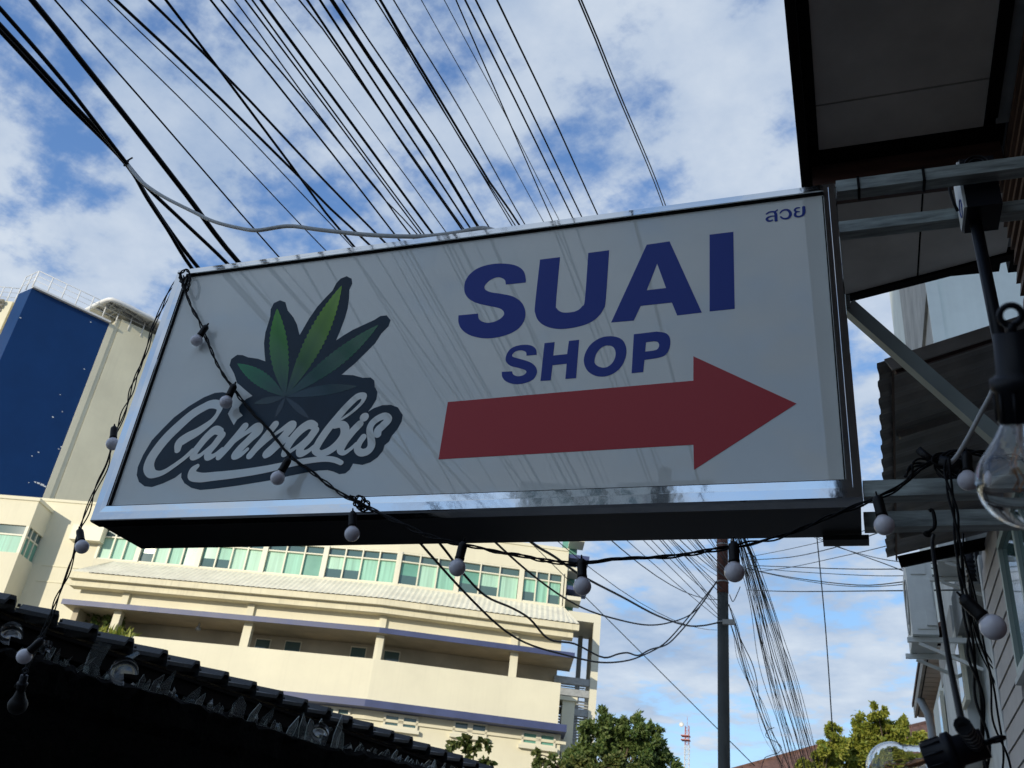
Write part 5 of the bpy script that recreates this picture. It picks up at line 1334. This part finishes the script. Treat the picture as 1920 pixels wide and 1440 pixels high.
tower('blue_cladding', [A_, B_ , B_ - tn2 * .299, A_ - tn2 * .299 + td2 * 0.3], zbase + 5.5, ztop, M_cladblue)
tower('blue_cladding', [A_ - td2 * 0.001, A_ - tn2 * 0.3 + td2 * 0.299, A_ + sdv * Ls + td2 * .299, A_ + sdv * Ls], zbase + 5.5, ztop, M_cladblue)
tower('edge_trim', [B_ + td2 * .002 + tn2 * 0.03, B_ + td2 * .35 + tn2 * 0.03, B_ + td2 * .35 - tn2 * .6, B_ + td2 * .002 - tn2 * .6], zbase, ztop + .05, M_cream)
MB().bar(fl0(A_, ztop + .06) + tn2 * .03, fl0(B_, ztop + .06) + tn2 * .03, .35, .11).build('coping', M_rail, hb)
# scuffs on the cladding
random.seed(4)
for px, py, s in ((38, 596, .12), (170, 604, .10), (158, 692, .10), (113, 740, .08), (117, 772, .08), (99, 782, .14), (72, 848, .12), (60, 855, .10), (54, 905, .08), (66, 904, .14), (72, 906, .2), (79, 909, .25), (84, 912, .18), (115, 838, .12), (110, 842, .10)):
    P = at_plane(px, py, c0, tn2); 
    MB().hexa([P + tn2 * .002 + td2 * x + Vector((0, 0, z)) + tn2 * y for z in (-s * .22, s * .22) for x, y in ((-s * .38, 0), (s * .38, 0), (s * .38, .01), (-s * .38, .01))]).build('scuff', M_rail, hb)
# roof railings
def railing(a, b, posts, h, name='roof_railing'):
    mb = MB()
    for i in range(posts + 1):
        p = lerp(a, b, i / posts); mb.tube([p, p + Vector((0, 0, h))], 0.038, 6)
    for k in (1.0, .7, .4): mb.tube([a + Vector((0, 0, h * k)), b + Vector((0, 0, h * k))], 0.016 if k < 1 else .024, 5)
    return mb.build(name, M_rail, hb)
rt0 = fl0(A_, ztop + .1); rt1 = fl0(B_, ztop + .1) + td2 * 2
railing(rt0, rt1, 8, 1.15)
railing(rt0 + sdv * 0.05, fl0(A_ + sdv * Ls, ztop + .1), 2, 1.15)
wst = fl0(A_ + sdv * Ls, ztop - .3); wdir = Vector((-dL.x, -dL.y, 0)); 
wa = TP(30, 560); wb2 = TP(-60, 552)
railing(fl0(wa, ztop - .4), fl0(wa, ztop - .4) + (fl0(wb2, ztop - .4) - fl0(wa, ztop - .4)), 6, 1.15)
# cream wing left of the blue tower with a rolled cornice
wd = (fl0(wb2, 0) - fl0(wa, 0)).normalized(); wnm = Vector((wd.y, -wd.x, 0)); 
if wnm.dot(CAM - wa) < 0: wnm = -wnm
q0 = fl0(wa, 0)
MB().prism([q0 + Vector((0, 0, zbase)), q0 + wd * 14 + Vector((0, 0, zbase)), q0 + wd * 14 - wnm * 5 + Vector((0, 0, zbase)), q0 - wnm * 5 + Vector((0, 0, zbase))], (0, 0, ztop - 1.2 - zbase)).build('wing_wall', M_cream, hb)
MB().bar(q0 + Vector((0, 0, zbase)) + wnm * .1 + wd * .1, q0 + Vector((0, 0, ztop - .45)) + wnm * .1 + wd * .1, .5, .5, wnm).build('wing_pier', M_cream, hb)
for k in range(4):
    MB().tube([q0 + wnm * (.5 - .12 * k) + Vector((0, 0, ztop - .6 - .28 * k)) + wd * .3, q0 + wnm * (.5 - .12 * k) + Vector((0, 0, ztop - .6 - .28 * k)) + wd * 14], .15, 8).build('cornice_roll', M_recess, hb)
# --- second cream tower with framed canopy
e0 = B_ + td2 * .62; rz_ = ray(213, 593); zt2 = CAM.z + rz_.z * math.hypot(e0.x, e0.y) / math.hypot(rz_.x, rz_.y)
ed = td2.copy(); en = tn2.copy()
MB().prism([fl0(e0, zbase), fl0(e0 + ed * 14, zbase), fl0(e0 + ed * 14 - en * 8, zbase), fl0(e0 - en * 8, zbase)], (0, 0, zt2 - zbase)).build('tower', M_cream2, hb)
MB().prism([fl0(e0 - ed * .02 - en * .05, zbase), fl0(e0 - ed * .02 - en * 8, zbase), fl0(e0 - ed * .25 - en * 8, zbase), fl0(e0 - ed * .25 - en * .05, zbase)], (0, 0, zt2 - zbase - .1)).build('tower_edge', M_cream, hb)
zc2 = zt2 + 0.5
opx = [(150,590),(176,574),(198,564),(208,562),(218,565),(238,574),(262,586),(290,600)]
outer = [TP(x, y, zc2) for x, y in opx]
outer = catmull(outer, 4); outer.append(outer[-1] + ed * 9)
inner = [fl0(e0 - en * 6 - ed * .2, zc2), fl0(e0 - ed * .3, zc2), fl0(e0 + ed * 15, zc2)]
mb = MB(); mb.tube(outer, 0.15, 8); mb.build('canopy_rim', M_rail, hb)
poly = outer + [fl0(e0 + ed * 15 - en * 3, zc2), fl0(e0 - en * 6, zc2)]
M_transl = mat('pale_canopy_sheet', (0.62, 0.62, 0.62), 0.6, noise=0.1)
MB().prism([p + Vector((0, 0, .10)) for p in poly], (0, 0, .08)).build('canopy_sheet', M_transl, hb)
for k in range(0, len(outer) - 1, 4):
    p = outer[k]; q = p - en * 2.2 * (1 if k > 12 else 0.3) + (ed * 2.4 if k <= 12 else Vector((0, 0, 0))); MB().bar(p, Vector((q.x, q.y, zc2 - .05)), .10, .12).build('canopy_rib', M_steel, hb)
for k in range(1, 6):
    p = outer[-2] + ed * (1.6 * k); MB().bar(p, p - en * 2.2, .10, .12).build('canopy_rib', M_steel, hb)
in2 = [p - en * 1.1 if i > 14 else p - en * .3 + ed * 1.1 for i, p in enumerate(outer)]
mb = MB().tube(in2[4:], 0.10, 6); mb.build('canopy_rib', M_steel, hb)
# ------------------------------------------------------------------ trees and plants
def foliage(blobs, n, size, seed, squash=0.8):
    rnd = random.Random(seed); mb = MB(); V, Fc = [], []
    tot = sum(b[3] ** 2 for b in blobs)
    for (x, y, z, r) in blobs:
        k = int(n * r * r / tot)
        subs = []
        for _ in range(max(16, int(28 * min(1.3, r)))):
            d = Vector((rnd.gauss(0, 1), rnd.gauss(0, 1), rnd.gauss(0.1, 1))).normalized()
            subs.append((d, Vector((x, y, z)) + d * r * rnd.uniform(.55, 1.12), r * rnd.uniform(.11, .27)))
        for _ in range(k):
            d0, sc, sr = rnd.choice(subs)
            d = Vector((rnd.gauss(0, 1), rnd.gauss(0, 1), rnd.gauss(0, 1)))
            c = sc + d * sr * 0.62
            d = (d0 * 0.8 + d * 0.5 + Vector((0, 0, .3))).normalized()
            L = size * rnd.uniform(.6, 1.3); w = L * rnd.uniform(.35, .55)
            a = (d + Vector((rnd.gauss(0, .6), rnd.gauss(0, .6), rnd.gauss(-.2, .6)))).normalized()
            b = a.cross(Vector((rnd.gauss(0, 1), rnd.gauss(0, 1), rnd.gauss(0, 1)))).normalized()
            nn = a.cross(b)
            i = len(V); V += [c - a * L * .5, c + b * w * .5 + nn * w * .15, c + a * L * .5, c - b * w * .5 + nn * w * .15]
            Fc.append((i, i+1, i+2, i+3))
    mb.v = V; mb.f = [list(f) for f in Fc]; mb.smooth = [False] * len(Fc); return mb
def fbuild(mb, name, m, par):
    me = bpy.data.meshes.new(name); off = wloc(par); me.from_pydata([tuple(v - off) for v in mb.v], [], mb.f); me.materials.append(m)
    o = bpy.data.objects.new(name, me); COL.objects.link(o); o.parent = par; return o
def tree(name, label, base, blobs_px, D, n, size, leaf, seed, trunk_r=0.16, group=None):
    blobs = []
    for px, py, rpx in blobs_px:
        c = at_depth(px, py, D); rnd = random.Random(seed + int(px)); c = c + Vector((0, rnd.uniform(-1, 1) * rpx * D / F * .7, 0)); blobs.append((c.x, c.y, c.z, rpx * D / F))
    cx = sum(b[0] for b in blobs) / len(blobs); cy = sum(b[1] for b in blobs) / len(blobs)
    t = thing(name, label, 'tree', (cx, cy, 0), group)
    fbuild(foliage(blobs, n, size, seed), 'crown', leaf, t)
    tk = MB(); zlow = min(b[2] - b[3] * .5 for b in blobs)
    top = Vector((cx, cy, zlow)); tk.tube(catmull([Vector((cx, cy, 0)), Vector((cx + .1, cy, zlow * .5)), top], 5), trunk_r, 8, taper=lambda q: 1 - .4 * q)
    for b in blobs: tk.tube(catmull([top - Vector((0, 0, .3)), (top + Vector(b[:3])) / 2 + Vector((0, 0, .2)), Vector(b[:3])], 4), trunk_r * .45, 6, taper=lambda q: 1 - .75 * q)
    tk.build('trunk', M_bark, t); return t
tree('leafy_tree', 'dark green bushy tree standing right of the cream building', None,
     [(1128,1362,30),(1108,1392,32),(1160,1372,34),(1190,1366,26),(1215,1392,34),(1180,1412,45),(1120,1430,45),(1235,1412,24),(1240,1440,30),(1090,1430,36)], 38, 24000, 0.21, M_leafdk, 1)
tree('leafy_tree', 'lighter green sprawling tree low in front of the corner of the cream building', None,
     [(1040,1440,22),(1075,1446,26),(1020,1452,20),(1108,1452,26),(1006,1412,7),(1010,1430,8),(1150,1440,22),(1185,1452,26)], 30, 10000, 0.18, M_leafmid, 2, 0.1)
tree('leafy_tree', 'sunlit yellow-green tree beside the peach house at lower right', None,
     [(1645,1338,16),(1628,1362,24),(1662,1372,28),(1690,1362,20),(1700,1395,30),(1620,1400,36),(1660,1420,40),(1720,1405,18),(1590,1425,26),(1695,1430,30)], 46, 40000, 0.25, M_leafyl, 3)
tree('leafy_tree', 'small sunlit tree between the drooping cables and the yellow-green tree', None,
     [(1562,1372,14),(1560,1400,24),(1545,1425,20),(1575,1430,24),(1510,1440,14),(1500,1450,14)], 45, 18000, 0.25, M_leafyl, 4, 0.1)
# young plant with arching leaves in front of the cream wall
yp = thing('young_plant', 'young plant with arching leafy stems above the tile edge, before the cream wall', 'plant', tuple(at_depth(880, 1500, 14))) 
stems = [[(884,1470),(880,1425),(868,1385)],[(884,1470),(890,1410),(905,1386),(918,1402)],[(884,1470),(876,1400),(850,1392),(840,1408)],[(886,1470),(898,1432),(912,1425),(922,1430)],[(884,1470),(879,1400),(874,1376)]]
mb = MB(); lf = MB(); rnd = random.Random(8)
for st in stems:
    P = catmull([at_depth(*p, 14) for p in st], 8); mb.tube(P, .012, 5)
    for i in range(7, len(P)):
        for k in range(5):
            d = Vector((rnd.gauss(0, 1), rnd.gauss(0, 1), rnd.gauss(-.3, .6))).normalized(); L = rnd.uniform(.07, .13); s = d.cross(Vector((rnd.gauss(0,1), rnd.gauss(0,1), rnd.gauss(0,1)))).normalized() * L * .28
            i0 = P[i]; lf.add([i0, i0 + d * L * .5 + s, i0 + d * L, i0 + d * L * .5 - s], [(0,1,2,3)])
mb.build('stem', M_leafmid, yp); fbuild(lf, 'leaves', M_leafmid, yp)
bpz = thing('balcony_plant', 'green bushy plant on the shaded gallery of the cream building', 'plant', tuple(FP(bu, O_par - .6, z_pt)))
mb = MB(); rnd = random.Random(12)
for k in range(110):
    c = FP(bu + rnd.uniform(-.9, .9), O_par - .15 + rnd.uniform(-.5, .3), z_pt - .1); a = Vector((rnd.gauss(0, .5), rnd.gauss(0, .5), 1)).normalized(); L = rnd.uniform(.3, .75); s = a.cross(Vector((rnd.gauss(0, 1), rnd.gauss(0, 1), 0))).normalized() * .05
    mb.add([c - s, c + a * L * .6 - s * .8 , c + a * L + Vector((0, 0, -.1 * L)), c + a * L * .6 + s * .8, c + s], [(0, 1, 2, 3, 4)])
fbuild(mb, 'leaves', M_leafyl, bpz)
MB().lathe([(0, -.5), (.28, -.5), (.36, -.1), (0, -.1)], 12, Matrix.Translation(FP(bu, O_par - .6, z_pt))).build('pot', M_recess, bpz)
dkp = thing('hanging_plant', 'dark foliage mass under the left end of the blue slab', 'plant', tuple(FP(bu - 1.5, O_rec + 1, z_bb)))
pu, pz_ = FU(190, 1165, O_rec + 1.2)
fbuild(foliage([(*FP(pu, O_rec + 1.0, pz_), .6), (*FP(pu - .8, O_rec + 1, pz_ + .1), .5), (*FP(pu + .7, O_rec + 1, pz_ - .1), .5)], 500, .28, 31), 'leaves', M_leafdk, dkp)

# ------------------------------------------------------------------ far roofs and the mast
def roofhouse(name, label, pl, pr, Y, zb_, depth):
    a = atY(*pl, Y); b = atY(*pr, Y + 3)
    h = thing(name, label, 'house', (a.x, a.y, 0)); dv = Vector((0.3, 1, 0)).normalized()
    za = max(a.z, 2)
    MB().prism([Vector((a.x, a.y, a.z)), Vector((b.x, b.y, b.z)), Vector((b.x + .4, b.y - 4, b.z - 2.6)), Vector((a.x - .6, a.y - 4, a.z - 2.6))], (0, 0, .1)).build('roof', M_roofbrown, h)
    MB().prism([Vector((a.x, a.y + .01, a.z)), Vector((b.x, b.y + .01, b.z)), Vector((b.x + .4, b.y + 4, b.z - 2.6)), Vector((a.x - .6, a.y + 4, a.z - 2.6))], (0, 0, .1)).build('roof', M_roofbrown, h)
    MB().bar(a + Vector((0, 0, .12)), b + Vector((0, 0, .12)), .22, .14).build('ridge_cap', M_roofbrown, h)
    MB().box((min(a.x, b.x) + .3, a.y - 2.5, 0), (max(a.x, b.x) - .3, a.y + 3, min(a.z, b.z) - 2.2)).build('wall', M_plaster, h)
    for k in range(5):
        t = (k + .5) / 5; p = lerp(a, b, t); MB().bar(p + Vector((0, -.02, .14)), p + Vector((-.1 + .1 * t, -4, -2.46)), .05, .05).build('tile_rib', M_roofbrown, h)
    return h
roofhouse('roofed_house', 'brown tiled roof rising behind the drooping cables at the bottom', (1372, 1446), (1560, 1394), 62, 0, 4)
roofhouse('roofed_house', 'brown tiled roof glimpsed between the sunlit tree and the peach house', (1672, 1374), (1745, 1356), 60, 0, 4)
DM = 165.0
mt = at_depth(1288.5, 1361, DM); mred = at_depth(1287, 1400, DM).z
mast = thing('radio_mast', 'distant red and white lattice radio mast on the horizon', 'mast', (mt.x, mt.y, 0))
def lattice(z0, z1, w, m, name):
    mb = MB(); c = Vector((mt.x, mt.y, 0)); cs = [Vector((sx * w / 2, sy * w / 2, 0)) for sx, sy in ((-1,-1),(1,-1),(1,1),(-1,1))]
    for q in cs: mb.tube([c + q + Vector((0, 0, z0)), c + q + Vector((0, 0, z1))], 0.05, 5)
    n = max(2, int((z1 - z0) / w)); h = (z1 - z0) / n
    for i in range(n):
        za, zb2 = z0 + h * i, z0 + h * (i + 1)
        for k in range(4):
            p, q = cs[k], cs[(k + 1) % 4]; mb.tube([c + p + Vector((0, 0, za)), c + q + Vector((0, 0, zb2))], .03, 4); mb.tube([c + p + Vector((0, 0, za)), c + q + Vector((0, 0, za))], .028, 4)
    return mb.build(name, m, mast)
lattice(mred, mt.z, .65, M_red, 'red_section'); lattice(0, mred, .78, M_mastwhite, 'white_section')
MB().tube([Vector((mt.x, mt.y, mt.z)), Vector((mt.x, mt.y, mt.z + 1.6))], .035, 5).build('lightning_rod', M_red, mast)
pl = MB()
for dz_ in (-2.6, -3.3): pl.box((mt.x - 1.0, mt.y - .9, mred + 4 + dz_ + .0), (mt.x + .5, mt.y + .9, mred + 4.12 + dz_))
pl.build('platform', M_red, mast)
MB().lathe([(0, 0), (.35, .05), (.45, .2), (0, .1)], 12, Matrix.Translation((mt.x - .9, mt.y - .5, mred + 3.2)) @ Matrix.Rotation(R_(80), 4, 'X')).build('dish', M_mastwhite, mast)

# ------------------------------------------------------------------ what stands behind the photographer (seen in the sign), with an added block shading the alley
def blockhouse(name, label, x0, x1, y0, y1_, h, m, rot=0.0):
    t = thing(name, label, 'building', ((x0 + x1) / 2, (y0 + y1_) / 2, 0))
    w, d = (x1 - x0) / 2, (y1_ - y0) / 2
    MB().box((-w, -d, 0), (w, d, h)).build('wall', m, t, keep=True)
    MB().box((-w - .2, -d - .2, h + .001), (w + .2, d + .2, h + .3)).build('roof', M_greywall, t, keep=True)
    nx = max(2, int(w * 2 / 3)); nz = max(1, int(h / 3.2))
    proto_ = None
    for k in range(nz):
        for i in range(nx):
            p = (-w + (i + .5) * 2 * w / nx, d + .03, 1.4 + k * 3.2)
            if proto_ is None: proto_ = MB().box((-.6, -.04, 0), (.6, .04, 1.3)).build('window', M_panedk, t, keep=True); o = proto_
            else: o = proto_.copy(); COL.objects.link(o); o.parent = t
            o.location = p
    t.rotation_euler.z = rot; return t
us_ = Vector((-math.sin(R_(SUN_A)), -math.cos(R_(SUN_A)), 0)); ur_ = Vector((math.cos(R_(SUN_A)), -math.sin(R_(SUN_A)), 0))
pc = us_ * 100 + ur_ * (0.1)
blockhouse('sun_blocker', 'unseen tall block added far behind the photographer to shade the alley', pc.x - 8.9, pc.x + 8.9, pc.y - 6, pc.y + 6, 45, M_palehouse, -R_(SUN_A))  # unseen block added and sized to keep the sun off the alley
blockhouse('shop_row', 'low shophouse across the lane behind the photographer', -16, 1.0, -26, -17, 6.0, M_plaster)
blockhouse('shop_row', 'low shophouse at the right behind the photographer', 1.2, 14, -30, -17, 6.5, M_palehouse)
rp = Vector((0, 0, 0)); rr_ = ray(1247, 880); tt = 16.0 / rr_.y
rp = Vector((rr_.x * tt, 4.7 - 16.0, 0))
p2 = thing('utility_pole', 'concrete utility pole behind the photographer, reflected in the sign', 'pole', tuple(rp))
MB().lathe([(0, 0), (.15, 0), (.12, 9.3), (0, 9.3)], 10, Matrix.Translation(rp)).build('shaft', M_pole, p2)
MB().box((rp.x - .25, rp.y - .2, 8.0), (rp.x - .35, rp.y + .2, 8.7)).build('junction_box', M_steel, p2)
MB().box((rp.x - .9, rp.y - .06, 8.9), (rp.x + .9, rp.y + .06, 9.02)).build('cross_arm', M_steel, p2)
